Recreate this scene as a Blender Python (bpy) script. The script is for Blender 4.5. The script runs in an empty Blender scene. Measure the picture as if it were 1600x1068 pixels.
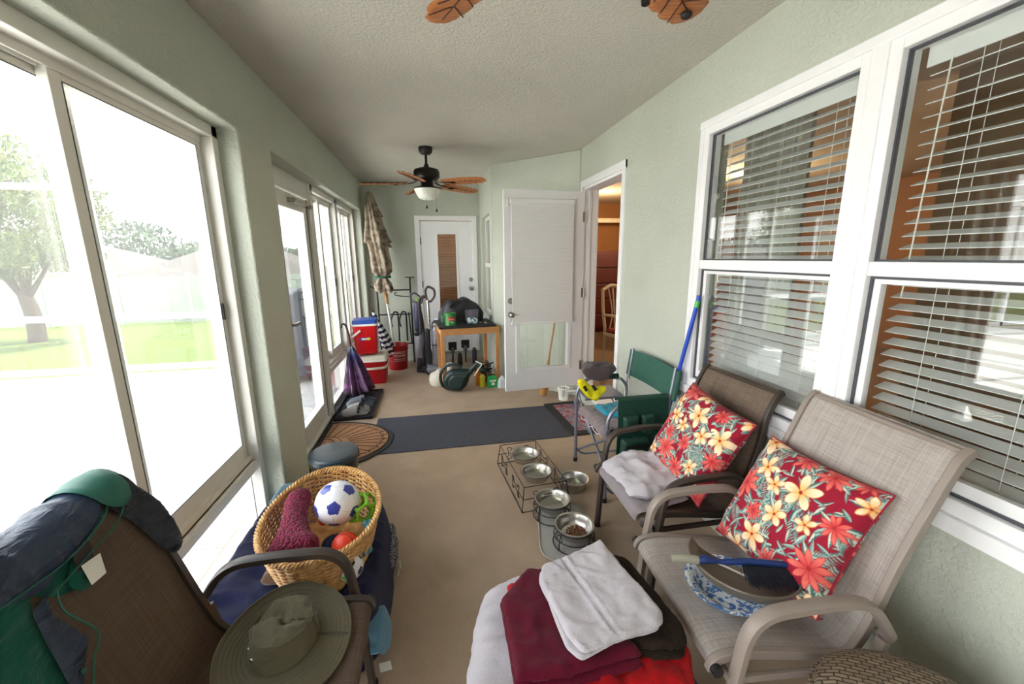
import bpy, bmesh, math, random
from mathutils import Vector, Matrix, Euler, noise
from math import sin, cos, pi, radians as R, sqrt, atan2

SC = bpy.context.scene
COL = SC.collection

# ------------------------------------------------------------------ camera
FPX = 637.0
cam_d = bpy.data.cameras.new('camera')
cam_d.sensor_fit = 'HORIZONTAL'; cam_d.sensor_width = 36.0
cam_d.lens = 36.0 * FPX / 1600.0
cam_d.clip_start = 0.02; cam_d.clip_end = 400
cam = bpy.data.objects.new('camera', cam_d); COL.objects.link(cam)
def _cam_axes():
    a = Vector((676 - 800, -(402 - 534), -FPX)).normalized()        # world +Y seen from the camera
    d = Vector((830 - 800, -(3580 - 534), -FPX)).normalized()       # world -Z
    z = -d; y = (a - a.dot(z) * z).normalized(); x = y.cross(z)
    return x, y, z
_x, _y, _z = _cam_axes()
cam.matrix_world = Matrix.Translation((0, 0, 1.605)) @ Matrix(((_x[0], _x[1], _x[2]), (_y[0], _y[1], _y[2]), (_z[0], _z[1], _z[2]))).to_4x4()
SC.camera = cam

# ------------------------------------------------------------------ world, sun, exposure
SC.view_settings.view_transform = 'Standard'; SC.view_settings.look = 'None'
SC.view_settings.gamma = 1.0; SC.view_settings.use_curve_mapping = False
SC.view_settings.exposure = 1.03
W = bpy.data.worlds.new('sky'); SC.world = W; W.use_nodes = True
bg = W.node_tree.nodes['Background']
bg.inputs[1].default_value = 5.5
_wt = W.node_tree; _tc = _wt.nodes.new('ShaderNodeTexCoord'); _sp = _wt.nodes.new('ShaderNodeSeparateXYZ'); _rp = _wt.nodes.new('ShaderNodeValToRGB')
_wt.links.new(_tc.outputs['Generated'], _sp.inputs[0]); _wt.links.new(_sp.outputs[2], _rp.inputs[0]); _wt.links.new(_rp.outputs[0], bg.inputs[0])
_rp.color_ramp.elements[0].position = 0.0; _rp.color_ramp.elements[0].color = (1.0, .965, .95, 1)
_rp.color_ramp.elements[1].position = 1.0; _rp.color_ramp.elements[1].color = (.26, .32, .42, 1)
_e = _rp.color_ramp.elements.new(.35); _e.color = (.80, .80, .84, 1)
W.cycles_visibility.camera = True
sun_d = bpy.data.lights.new('sun', 'SUN'); sun_d.energy = 14.0; sun_d.angle = R(1.0); sun_d.color = (1, .96, .88)
sun = bpy.data.objects.new('sun', sun_d); COL.objects.link(sun)
sun.rotation_euler = Vector((-0.215, -0.22, -1.0)).to_track_quat('-Z', 'Y').to_euler()
sun.location = (3, 3, 12)
def portal(name, loc, rot, sx, sy):
    l = bpy.data.lights.new(name, 'AREA'); l.shape = 'RECTANGLE'; l.size = sx; l.size_y = sy
    l.cycles.is_portal = True
    o = bpy.data.objects.new(name, l); COL.objects.link(o); o.location = loc; o.rotation_euler = rot
portal('daylight_portal', (-1.32, 1.6, 1.2), (0, R(-90), 0), 2.3, 2.0)
portal('daylight_portal', (-1.32, 4.7, 1.2), (0, R(-90), 0), 2.3, 3.4)
portal('daylight_portal', (-1.32, -1.3, 1.2), (0, R(-90), 0), 2.3, 2.6)
SC.cycles.use_denoising = True
SC.cycles.max_bounces = 10; SC.cycles.diffuse_bounces = 6; SC.cycles.glossy_bounces = 4
SC.cycles.transparent_max_bounces = 16; SC.cycles.transmission_bounces = 6
SC.cycles.sample_clamp_indirect = 6.0; SC.cycles.caustics_reflective = False; SC.cycles.caustics_refractive = False

# ------------------------------------------------------------------ material helpers
def s2l(c):
    return tuple(((v / 255.0) / 12.92 if v / 255.0 <= 0.04045 else ((v / 255.0 + 0.055) / 1.055) ** 2.4) for v in c)
class NT:
    def __init__(s, name):
        s.m = bpy.data.materials.new(name); s.m.use_nodes = True
        s.t = s.m.node_tree; s.n = s.t.nodes; s.b = s.n['Principled BSDF']; s.out = s.n['Material Output']
    def add(s, ty, **kw):
        n = s.n.new(ty)
        for k, v in kw.items():
            if k in n.inputs.keys() if isinstance(k, str) else False: n.inputs[k].default_value = v
            else: setattr(n, k, v)
        return n
    def link(s, a, b): s.t.links.new(a, b)
    def coord(s, which='Object', scale=(1, 1, 1), rot=(0, 0, 0)):
        c = s.n.new('ShaderNodeTexCoord'); mp = s.n.new('ShaderNodeMapping')
        mp.inputs['Scale'].default_value = scale; mp.inputs['Rotation'].default_value = rot
        s.link(c.outputs[which], mp.inputs[0]); return mp.outputs[0]
    def noise(s, vec, scale=5, detail=4, rough=.5, dist=0):
        n = s.n.new('ShaderNodeTexNoise'); n.inputs['Scale'].default_value = scale; n.inputs['Detail'].default_value = detail
        n.inputs['Roughness'].default_value = rough; n.inputs['Distortion'].default_value = dist
        s.link(vec, n.inputs['Vector']); return n.outputs['Fac']
    def wave(s, vec, scale=5, dist=0, ty='BANDS', d='X', profile='SIN', detail=1):
        n = s.n.new('ShaderNodeTexWave'); n.wave_type = ty; n.wave_profile = profile
        if ty == 'BANDS': n.bands_direction = d
        else: n.rings_direction = d
        n.inputs['Scale'].default_value = scale; n.inputs['Distortion'].default_value = dist; n.inputs['Detail'].default_value = detail
        s.link(vec, n.inputs['Vector']); return n.outputs['Fac']
    def vor(s, vec, scale=5, feature='F1', out='Distance'):
        n = s.n.new('ShaderNodeTexVoronoi'); n.feature = feature; n.inputs['Scale'].default_value = scale
        s.link(vec, n.inputs['Vector']); return n.outputs[out]
    def ramp(s, fac, stops, interp='LINEAR'):
        n = s.n.new('ShaderNodeValToRGB'); n.color_ramp.interpolation = interp
        e = n.color_ramp.elements
        while len(e) > 1: e.remove(e[-1])
        for i, (p, c) in enumerate(stops):
            k = e[0] if i == 0 else e.new(p)
            k.position = p; k.color = (c, c, c, 1) if isinstance(c, (int, float)) else (*c[:3], 1)
        s.link(fac, n.inputs[0]); return n.outputs[0]
    def mix(s, fac, a, b, mode='MIX'):
        n = s.n.new('ShaderNodeMix'); n.data_type = 'RGBA'; n.blend_type = mode
        for v, i in ((fac, 0), (a, 6), (b, 7)):
            if hasattr(v, 'links'): s.link(v, n.inputs[i])
            else: n.inputs[i].default_value = v if isinstance(v, (int, float)) else (*v[:3], 1)
        return n.outputs[2]
    def math(s, op, a, b=None, c=None):
        n = s.n.new('ShaderNodeMath'); n.operation = op
        for i, v in enumerate((a, b, c)):
            if v is None: continue
            if hasattr(v, 'links'): s.link(v, n.inputs[i])
            else: n.inputs[i].default_value = v
        return n.outputs[0]
    def bump(s, h, strength=.3, dist=.01, normal=None):
        n = s.n.new('ShaderNodeBump'); n.inputs['Strength'].default_value = strength; n.inputs['Distance'].default_value = dist
        s.link(h, n.inputs['Height'])
        if normal is not None: s.link(normal, n.inputs['Normal'])
        s.link(n.outputs[0], s.b.inputs['Normal']); return n.outputs[0]
    def col(s, c):
        if hasattr(c, 'links'): s.link(c, s.b.inputs['Base Color'])
        else: s.b.inputs['Base Color'].default_value = (*c[:3], 1)
    def set(s, **kw):
        for k, v in kw.items():
            s.b.inputs[{'rough': 'Roughness', 'metal': 'Metallic', 'spec': 'Specular IOR Level', 'sheen': 'Sheen Weight', 'coat': 'Coat Weight', 'alpha': 'Alpha', 'trans': 'Transmission Weight', 'sss': 'Subsurface Weight', 'estr': 'Emission Strength'}[k]].default_value = v
        return s

def plain(name, rgb, rough=.5, metal=0, var=0.06, vscale=12, bump=0, bscale=200, sheen=0, spec=.5, coat=0):
    """rgb in 0-255; a base colour with slight uneven tone and optional grain"""
    t = NT(name); c = s2l(rgb); v = t.coord()
    if var:
        n = t.noise(v, vscale, 4)
        t.col(t.mix(t.ramp(n, [(.3, 0.0), (.7, 1.0)]), tuple(x * (1 - var) for x in c), tuple(min(1, x * (1 + var)) for x in c)))
    else: t.col(c)
    t.set(rough=rough, metal=metal, sheen=sheen, spec=spec, coat=coat)
    if bump: t.bump(t.noise(v, bscale, 3), bump, .003)
    return t.m

def wall_paint(name, rgb, scale=55, strength=.5, dist=.006):
    t = NT(name); c = s2l(rgb); v = t.coord()
    n1 = t.noise(v, 1.3, 3); n2 = t.noise(v, 9, 3)
    base = t.mix(t.ramp(n1, [(.35, 0.0), (.65, 1.0)]), tuple(x * .95 for x in c), tuple(x * 1.03 for x in c))
    t.col(base); t.set(rough=.75, spec=.3)
    h = t.ramp(t.noise(v, scale, 5, .6, .4), [(.38, 0.0), (.62, 1.0)])
    t.bump(h, strength, dist); return t.m

M = {}
M['wall'] = wall_paint('sage_stucco_paint', (192, 197, 185))
M['ceiling'] = wall_paint('ceiling_knockdown_paint', (200, 196, 187), 62, .45, .008)
M['trimw'] = plain('white_gloss_paint', (236, 236, 238), .35, var=.015)
M['alu'] = plain('white_window_aluminium', (222, 220, 214), .35, var=.02)
M['rubber'] = plain('black_rubber', (22, 22, 24), .6, var=.1)
M['black'] = plain('black_metal', (26, 22, 20), .35, var=.1)
M['chrome'] = plain('polished_steel', (200, 198, 194), .18, 1, var=.03)
M['nickel'] = plain('satin_nickel', (170, 165, 155), .3, 1, var=.03)
M['wplastic'] = plain('white_plastic', (232, 230, 224), .4, var=.02)
def glass_mat(name, tint=(1, 1, 1), ior=1.5, rough=0.0):
    t = NT(name); t.n.remove(t.b)
    g = t.n.new('ShaderNodeBsdfGlossy'); g.inputs['Roughness'].default_value = rough
    tr = t.n.new('ShaderNodeBsdfTransparent'); tr.inputs[0].default_value = (*tint, 1)
    f = t.n.new('ShaderNodeFresnel'); f.inputs[0].default_value = ior
    geo = t.n.new('ShaderNodeNewGeometry')
    mx = t.n.new('ShaderNodeMixShader')
    # the same reflectance from either side of the thin pane
    inv = t.math('MULTIPLY', geo.outputs['Backfacing'], 1.0)
    ior_n = t.math('ADD', t.math('MULTIPLY', inv, (1 / ior - ior)), ior)
    vecf = ior_n
    t.link(ior_n, f.inputs[0])
    two = t.math('MINIMUM', t.math('MULTIPLY', f.outputs[0], 1.8), 1.0)
    t.link(two, mx.inputs[0]); t.link(tr.outputs[0], mx.inputs[1]); t.link(g.outputs[0], mx.inputs[2])
    t.link(mx.outputs[0], t.out.inputs[0]); return t.m
M['glass'] = glass_mat('window_glass', (.97, .985, .97))

# floor: painted concrete, mottled
t = NT('painted_concrete_floor'); v = t.coord()
c = s2l((180, 157, 134))
n1 = t.noise(v, 2.2, 5, .6, .3); n2 = t.noise(v, 160, 2); n3 = t.noise(v, .7, 3)
b0 = t.mix(t.ramp(n1, [(.35, 0.0), (.68, 1.0)]), tuple(x * .82 for x in c), tuple(x * 1.06 for x in c))
b1 = t.mix(t.math('MULTIPLY', t.ramp(n2, [(.4, 1.0), (.6, 0.0)]), .22), b0, tuple(x * .5 for x in c))
t.col(b1); t.set(rough=.55, spec=.35); t.bump(t.noise(v, 120, 3), .15, .002); M['floor'] = t.m

# ------------------------------------------------------------------ mesh helpers
class MB:
    def __init__(s): s.v = []; s.f = []; s.mi = []; s.uv = {}; s.cur = 0
    def _add(s, vs, fs):
        o = len(s.v); s.v += [tuple(v) for v in vs]
        for f in fs: s.f.append(tuple(i + o for i in f)); s.mi.append(s.cur)
        return o
    def mat(s, i): s.cur = i; return s
    def box(s, c, d, rot=None, taper=None):
        hx, hy, hz = d[0] / 2, d[1] / 2, d[2] / 2
        vs = [Vector((x * hx * (taper if (taper and z < 0) else 1), y * hy * (taper if (taper and z < 0) else 1), z * hz)) for z in (-1, 1) for y in (-1, 1) for x in (-1, 1)]
        if rot is not None:
            m = rot if isinstance(rot, Matrix) else Euler(rot).to_matrix()
            vs = [m @ v for v in vs]
        c = Vector(c)
        s._add([v + c for v in vs], [(0, 2, 3, 1), (4, 5, 7, 6), (0, 1, 5, 4), (2, 6, 7, 3), (0, 4, 6, 2), (1, 3, 7, 5)]); return s
    def b(s, x0, x1, y0, y1, z0, z1):
        return s.box(((x0 + x1) / 2, (y0 + y1) / 2, (z0 + z1) / 2), (abs(x1 - x0), abs(y1 - y0), abs(z1 - z0)))
    def beam(s, p0, p1, w, h, up=(0, 0, 1)):
        p0 = Vector(p0); p1 = Vector(p1); d = p1 - p0; L = d.length; z = d.normalized()
        u = Vector(up); u = u - u.dot(z) * z
        if u.length < 1e-4: u = Vector((1, 0, 0)); u = u - u.dot(z) * z
        u.normalize(); x = u.cross(z)
        m = Matrix((x, u, z)).transposed()
        return s.box((p0 + p1) / 2, (w, h, L), m)
    def sweep(s, pts, sec, closed=False, up=(0, 0, 1), scales=None, cap=True):
        """sweep a closed 2D section (list of (a,b)) along pts"""
        P = [Vector(p) for p in pts]; n = len(P); rings = []
        T = []
        for i in range(n):
            if closed: d = P[(i + 1) % n] - P[i - 1]
            else: d = P[min(i + 1, n - 1)] - P[max(i - 1, 0)]
            T.append(d.normalized())
        u = Vector(up); u = u - u.dot(T[0]) * T[0]
        if u.length < 1e-3:
            u = Vector((1, 0, 0)); u = u - u.dot(T[0]) * T[0]
            if u.length < 1e-3: u = Vector((0, 1, 0))
        u.normalize(); vs = []
        for i in range(n):
            if i:
                q = T[i - 1].rotation_difference(T[i]); u = q @ u
                u = (u - u.dot(T[i]) * T[i]).normalized()
            w = T[i].cross(u); sc = scales[i] if scales else 1
            for a, b_ in sec: vs.append(P[i] + w * a * sc + u * b_ * sc)
        k = len(sec); fs = []
        for i in range(n if closed else n - 1):
            j = (i + 1) % n
            for q in range(k):
                r = (q + 1) % k
                fs.append((i * k + q, i * k + r, j * k + r, j * k + q))
        if cap and not closed:
            fs.append(tuple(reversed(range(k)))); fs.append(tuple(range((n - 1) * k, n * k)))
        s._add(vs, fs); return s
    def tube(s, pts, r, seg=8, closed=False, scales=None, up=(0, 0, 1)):
        return s.sweep(pts, [(r * cos(2 * pi * i / seg), r * sin(2 * pi * i / seg)) for i in range(seg)], closed, up, scales)
    def cyl(s, p0, p1, r0, r1=None, seg=20, cap=True):
        r1 = r0 if r1 is None else r1
        p0 = Vector(p0); p1 = Vector(p1); z = (p1 - p0).normalized()
        x = z.orthogonal().normalized(); y = z.cross(x)
        vs = [p + (x * cos(2 * pi * i / seg) + y * sin(2 * pi * i / seg)) * r for p, r in ((p0, r0), (p1, r1)) for i in range(seg)]
        fs = [(i, (i + 1) % seg, seg + (i + 1) % seg, seg + i) for i in range(seg)]
        if cap: fs += [tuple(reversed(range(seg))), tuple(range(seg, 2 * seg))]
        s._add(vs, fs); return s
    def lathe(s, prof, c=(0, 0, 0), seg=32, rot=None, sx=1, sy=1, close=False):
        c = Vector(c); m = None if rot is None else (rot if isinstance(rot, Matrix) else Euler(rot).to_matrix())
        vs = []
        for r, z in prof:
            for i in range(seg):
                p = Vector((max(r, 1e-5) * cos(2 * pi * i / seg) * sx, max(r, 1e-5) * sin(2 * pi * i / seg) * sy, z))
                if m: p = m @ p
                vs.append(p + c)
        fs = []; n = len(prof)
        for j in range(n - 1 + (1 if close else 0)):
            k = (j + 1) % n
            for i in range(seg):
                q = (i + 1) % seg
                fs.append((j * seg + i, j * seg + q, k * seg + q, k * seg + i))
        s._add(vs, fs); return s
    def sphere(s, c, r, seg=24, rings=16, scale=(1, 1, 1), rot=None):
        m = None if rot is None else Euler(rot).to_matrix(); c = Vector(c); vs = []; fs = []
        for j in range(rings + 1):
            th = pi * j / rings
            for i in range(seg):
                ph = 2 * pi * i / seg
                p = Vector((r * scale[0] * sin(th) * cos(ph), r * scale[1] * sin(th) * sin(ph), r * scale[2] * cos(th)))
                vs.append((m @ p if m else p) + c)
        for j in range(rings):
            for i in range(seg):
                q = (i + 1) % seg
                fs.append((j * seg + i, (j + 1) * seg + i, (j + 1) * seg + q, j * seg + q))
        s._add(vs, fs); return s
    def grid(s, fn, nu, nv, closeu=False):
        vs = [fn(i / (nu if closeu else nu - 1), j / (nv - 1)) for j in range(nv) for i in range(nu)]
        fs = []
        for j in range(nv - 1):
            for i in range(nu if closeu else nu - 1):
                q = (i + 1) % nu
                fs.append((j * nu + i, j * nu + q, (j + 1) * nu + q, (j + 1) * nu + i))
        s._add(vs, fs); return s
    def slab(s, fn, nu, nv, th, nfn=None):
        """a sheet with real thickness: fn(u,v) is the top, th metres thick along the local normal"""
        P = [[Vector(fn(i / (nu - 1), j / (nv - 1))) for i in range(nu)] for j in range(nv)]
        vs = []
        for j in range(nv):
            for i in range(nu):
                du = P[j][min(i + 1, nu - 1)] - P[j][max(i - 1, 0)]
                dv = P[min(j + 1, nv - 1)][i] - P[max(j - 1, 0)][i]
                n = du.cross(dv)
                n = n.normalized() if n.length > 1e-9 else Vector((0, 0, 1))
                vs.append((P[j][i], n))
        N = nu * nv; al = [p for p, n in vs] + [p - n * th for p, n in vs]; fs = []
        for j in range(nv - 1):
            for i in range(nu - 1):
                a = j * nu + i
                fs.append((a, a + 1, a + nu + 1, a + nu)); fs.append((N + a, N + a + nu, N + a + nu + 1, N + a + 1))
        for i in range(nu - 1):
            fs.append((i, N + i, N + i + 1, i + 1)); a = (nv - 1) * nu + i; fs.append((a, a + 1, N + a + 1, N + a))
        for j in range(nv - 1):
            a = j * nu; fs.append((a, a + nu, N + a + nu, N + a)); a = j * nu + nu - 1; fs.append((a, N + a, N + a + nu, a + nu))
        s._add(al, fs); return s
    def prism(s, outline, z0, z1, m=None):
        k = len(outline); vs = [Vector((x, y, z)) for z in (z0, z1) for x, y in outline]
        if m is not None: vs = [m @ v for v in vs]
        fs = [(i, (i + 1) % k, k + (i + 1) % k, k + i) for i in range(k)] + [tuple(reversed(range(k))), tuple(range(k, 2 * k))]
        s._add(vs, fs); return s
    def xf(s, m):
        s.v = [tuple(m @ Vector(v)) for v in s.v]; return s
    def build(s, name, mats, parent=None, world=False, smooth=35, bevel=0, bseg=2, subsurf=0, uv=None, disp=None, merge=0, seams=False):
        me = bpy.data.meshes.new(name); me.from_pydata(s.v, [], s.f); me.update()
        if not isinstance(mats, (list, tuple)): mats = [mats]
        for m_ in mats: me.materials.append(m_)
        if len(mats) > 1:
            for p, i in zip(me.polygons, s.mi): p.material_index = i
        bm = bmesh.new(); bm.from_mesh(me)
        if merge: bmesh.ops.remove_doubles(bm, verts=bm.verts, dist=merge)
        bmesh.ops.recalc_face_normals(bm, faces=bm.faces)
        bm.to_mesh(me); bm.free()
        if smooth:
            me.shade_smooth(); me.set_sharp_from_angle(angle=R(smooth))
        if uv:
            l = me.uv_layers.new(name='UVMap')
            for lp in me.loops: l.data[lp.index].uv = uv(me.vertices[lp.vertex_index].co)
        o = bpy.data.objects.new(name, me); COL.objects.link(o)
        if parent is not None:
            o.parent = parent
            if world: o.matrix_parent_inverse = (Matrix.LocRotScale(parent.location, parent.rotation_euler, None)).inverted()
        if bevel:
            b_ = o.modifiers.new('bevel', 'BEVEL'); b_.width = bevel; b_.segments = bseg; b_.limit_method = 'ANGLE'; b_.angle_limit = R(40); b_.harden_normals = False
        if subsurf:
            ss = o.modifiers.new('sub', 'SUBSURF'); ss.levels = subsurf; ss.render_levels = subsurf
        return o

def tag(o, label=None, cat=None, group=None, kind=None):
    if label: o['label'] = label
    if cat: o['category'] = cat
    if group: o['group'] = group
    if kind: o['kind'] = kind
    return o
def thing(name, label, cat, loc=(0, 0, 0), rz=0, group=None):
    o = bpy.data.objects.new(name, None); COL.objects.link(o); o.empty_display_size = .05
    o.location = loc; o.rotation_euler = (0, 0, rz); return tag(o, label, cat, group)
def struct(o): o['kind'] = 'structure'; return o
def dup(root, loc=None, rz=None, label=None, group=None):
    r = root.copy(); COL.objects.link(r)
    if loc is not None: r.location = loc
    if rz is not None: r.rotation_euler = (0, 0, rz)
    if label: r['label'] = label
    if group: r['group'] = group
    def rec(src, dst):
        for ch in list(src.children):
            c_ = ch.copy(); COL.objects.link(c_); c_.parent = dst; c_.matrix_parent_inverse = ch.matrix_parent_inverse.copy(); rec(ch, c_)
    rec(root, r); return r
def fbm(x, y, z=0.0, s=1.0, o=3):
    v = 0; a = 1; t_ = 0
    for i in range(o):
        v += a * noise.noise(Vector((x * s, y * s, z * s))); t_ += a; a *= .5; s *= 2
    return v / t_
def smooth_path(pts, n=8, closed=False):
    """Catmull-Rom through the points"""
    P = [Vector(p) for p in pts]; k = len(P); out = []
    rng = range(k if closed else k - 1)
    for i in rng:
        p0 = P[(i - 1) % k] if (closed or i > 0) else P[0]; p1 = P[i]; p2 = P[(i + 1) % k]
        p3 = P[(i + 2) % k] if (closed or i + 2 < k) else P[-1]
        for j in range(n):
            t_ = j / n
            out.append(0.5 * ((2 * p1) + (-p0 + p2) * t_ + (2 * p0 - 5 * p1 + 4 * p2 - p3) * t_ ** 2 + (-p0 + 3 * p1 - 3 * p2 + p3) * t_ ** 3))
    if not closed: out.append(P[-1])
    return out
def round_path(pts, r, n=6):
    """polyline with rounded corners"""
    P = [Vector(p) for p in pts]; out = [P[0]]
    for i in range(1, len(P) - 1):
        a = (P[i - 1] - P[i]); b_ = (P[i + 1] - P[i]); rr = min(r, a.length * .48, b_.length * .48)
        A = P[i] + a.normalized() * rr; B = P[i] + b_.normalized() * rr
        for j in range(n + 1):
            t_ = j / n; out.append((1 - t_) ** 2 * A + 2 * t_ * (1 - t_) * P[i] + t_ ** 2 * B)
    out.append(P[-1]); return out
def text_part(name, body, size, mat, parent, loc, rot, extrude=.0006, align='CENTER'):
    cu = bpy.data.curves.new(name, 'FONT'); cu.body = body; cu.size = size; cu.extrude = extrude; cu.align_x = align; cu.align_y = 'CENTER'
    o = bpy.data.objects.new('tmp_text', cu); COL.objects.link(o)
    dg = bpy.context.evaluated_depsgraph_get(); me = bpy.data.meshes.new_from_object(o.evaluated_get(dg))
    bpy.data.objects.remove(o); me.materials.clear(); me.materials.append(mat)
    p = bpy.data.objects.new(name, me); COL.objects.link(p); p.parent = parent; p.location = loc; p.rotation_euler = rot; return p
random.seed(7)
# ================================================================== the room shell
XL, XR, YB, ZC = -0.98, 1.57, 6.5, 2.69
WT = .34                                     # left wall thickness incl. recess
struct(MB().b(-1.25, 1.9, -2.7, 6.7, -.16, 0).build('floor', M['floor'], smooth=0))
struct(MB().b(-1.45, 1.9, -2.75, 6.75, ZC, ZC + .2).build('ceiling', M['ceiling'], smooth=0))
m = MB()                                      # left wall: one comb-shaped slab, header band over the piers
m.prism([(-2.7, 0), (-2.4, 0), (-2.4, 2.28), (.15, 2.28), (.15, 0), (.62, 0), (.62, 2.28), (2.57, 2.28), (2.57, 0), (3.03, 0), (3.03, 2.28), (6.36, 2.28), (6.36, 0), (6.6, 0), (6.6, ZC), (-2.7, ZC)], XL - .25, XL, Matrix(((0, 0, 1, 0), (1, 0, 0, 0), (0, 1, 0, 0), (0, 0, 0, 1))))
struct(m.build('wall_left', M['wall'], smooth=0, bevel=.012, bseg=3))
m = MB()                                      # back wall with the raised garage door opening
m.b(-1.2, -.235, YB, YB + .15, 0, ZC); m.b(.675, 1.0, YB, YB + .15, 0, ZC); m.b(-.235, .675, YB, YB + .15, 2.2, ZC); m.b(-.235, .675, YB, YB + .15, 0, .14)
struct(m.build('wall_back', M['wall'], smooth=0))
m = MB()                                      # right wall, window and door openings
RT = .16
m.b(XR, XR + RT, -2.7, 4.334, 2.33, ZC)
m.b(XR, XR + RT, -2.7, .30, 0, 2.33)
m.b(XR, XR + RT, .30, 2.28, 0, .77)
m.b(XR, XR + RT, 2.28, 3.30, 0, 2.33)
m.b(XR, XR + RT, 3.30, 4.24, 0, .15)
m.b(XR, XR + RT, 4.24, 4.5, 0, 2.33)
struct(m.build('wall_right', M['wall'], smooth=0))
m = MB()
m.prism([(XR, 4.334), (.74, 5.175), (.86, 5.29), (XR + .1, 4.48)], 0, ZC)
struct(m.build('wall_diagonal', M['wall'], smooth=0, bevel=.012, bseg=3))
m = MB()                                      # alcove side wall with its window opening
m.b(.74, .88, 5.175, 5.42, 0, ZC); m.b(.74, .88, 6.25, 6.65, 0, ZC); m.b(.74, .88, 5.42, 6.25, 0, .8); m.b(.74, .88, 5.42, 6.25, 2.16, ZC)
struct(m.build('wall_alcove', M['wall'], smooth=0))
m = MB(); m.b(-1.2, 1.8, -2.75, -2.6, 0, ZC)
struct(m.build('wall_front', M['wall'], smooth=0))

# ------------------------------------------------------------------ left glazing
GX = -1.12                                    # plane of the frames' room side
def frame_rect(m, x0, x1, y0, y1, z0, z1, w, wb=None, wt=None):
    wb = w if wb is None else wb; wt = w if wt is None else wt
    m.b(x0, x1, y0, y0 + w, z0, z1); m.b(x0, x1, y1 - w, y1, z0, z1)
    m.b(x0, x1, y0 + w, y1 - w, z0, z0 + wb); m.b(x0, x1, y0 + w, y1 - w, z1 - wt, z1)
def pane(y0, y1, z0, z1, x, parent, name='pane'):
    return MB().b(x - .002, x + .002, y0, y1, z0, z1).build(name, M['glass'], parent, smooth=0)
M['gasket'] = plain('black_gasket', (70, 72, 80), .5)
def slider_window(name, y0, y1, zk, zs, ztop, ymid, outer_first=True):
    """white slider over a fixed low glass panel; y0..y1 opening, zk kick-glass top, zs sill, ymid meeting stile"""
    w = struct(bpy.data.objects.new(name, None)); COL.objects.link(w); w.location = (0, 0, 0)
    m = MB(); X0, X1 = GX - .11, GX
    frame_rect(m, X0, X1, y0, y1, zs - .07, ztop, .05)
    m.b(GX - .03, GX + .035, y0, y0 + .055, 0, ztop); m.b(GX - .03, GX + .035, y1 - .055, y1, 0, ztop); m.b(GX - .03, GX + .035, y0, y1, ztop - .055, ztop)
    m.b(X0, GX + .02, y0, y1, zs - .075, zs - .02)
    m.b(X0 + .02, GX - .01, y0 + .05, y1 - .05, zs - .02, zs + .012)
    for k in (.03, .06): m.b(X0 + k - .012, X0 + k - .006, y0 + .05, y1 - .05, ztop - .075, ztop - .05); m.b(GX - k, GX - k + .008, y0 + .05, y1 - .05, ztop - .085, ztop - .05)
    m.build('window_frame', M['alu'], w, smooth=0, bevel=.003)
    # kick panel
    m = MB(); frame_rect(m, X0 + .02, GX - .02, y0 + .02, y1 - .02, 0, zk, .035, .035, .02)
    m.build('kick_frame', M['alu'], w, smooth=0, bevel=.003)
    pane(y0 + .05, y1 - .05, .03, zk - .02, GX - .06, w, 'kick_pane')
    # far sash runs in the outer track, near sash in the inner one
    for (a, b_, x) in ((y0 + .045, ymid + .035, GX - .085), (ymid - .035, y1 - .045, GX - .045)):
        m = MB(); frame_rect(m, x - .016, x + .016, a, b_, zs + .012, ztop - .055, .05, .085, .055)
        s_ = m.build('sash', M['alu'], w, smooth=0, bevel=.002)
        g = MB(); frame_rect(g, x + .0150, x + .0175, a + .047, b_ - .047, zs + .094, ztop - .107, .0035)
        g.build('gasket', M['gasket'], s_, smooth=0)
        pane(a + .05, b_ - .05, zs + .097, ztop - .11, x - .004, s_)
    m = MB().b(GX - .028, GX - .018, y1 - .092, y1 - .078, 1.28, 1.37); m.build('latch', M['rubber'], w, bevel=.002)
    return w
w1_ = slider_window('window_1', .62, 2.57, .36, .44, 2.28, 1.69)
MB().b(-1.30, -1.245, 1.80, 1.87, -.05, 2.4).build('screen_post', M['alu'], w1_, smooth=0, bevel=.004)
# dirt-dark track line under the sash
slider_window('window_2', 4.26, 5.28, .42, .50, 2.28, 4.77)
slider_window('window_3', 5.28, 6.36, .42, .50, 2.28, 5.82)
slider_window('window_4', -2.4, .15, .36, .44, 2.28, -1.1)  # out-of-view slider behind the camera, put in for its daylight

# door_1: the full-glass porch door beside window 2
d = struct(bpy.data.objects.new('door_1', None)); COL.objects.link(d)
m = MB(); m.b(GX - .11, GX + .03, 3.03, 3.33, 0, 2.28)
m.b(GX - .11, GX + .03, 3.30, 3.345, 0, 2.28); m.b(GX - .11, GX + .03, 4.2, 4.262, 0, 2.28); m.b(GX - .11, GX + .015, 3.34, 4.21, 2.14, 2.28); m.b(GX - .11, GX + .03, 3.3, 4.26, 0, .03)
m.build('door_frame', M['alu'], d, smooth=0, bevel=.003)
m = MB(); frame_rect(m, GX - .05, GX, 3.35, 4.195, .035, 2.13, .11, .17, .12)
lf = m.build('door_leaf', M['alu'], d, smooth=0, bevel=.006)
m = MB(); frame_rect(m, GX - .04, GX + .004, 3.455, 4.09, .2, 2.015, .012); m.build('glazing_bead', M['trimw'], lf, smooth=0)
pane(3.46, 4.085, .205, 2.01, GX - .025, lf)
m = MB(); m.b(GX + .002, GX + .006, 4.196, 4.201, .03, 2.13); m.build('gasket', M['gasket'], lf, smooth=0)
m = MB(); m.cyl((GX + .035, 3.72, 2.07), (GX + .035, 4.02, 2.07), .021, seg=16); m.cyl((GX + .035, 4.02, 2.07), (GX + .035, 4.22, 2.07), .007, seg=8); m.b(GX, GX + .04, 3.70, 3.74, 2.05, 2.09); m.b(GX, GX + .05, 4.2, 4.24, 2.055, 2.085)
m.build('door_closer', M['nickel'], d, bevel=.001)
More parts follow.
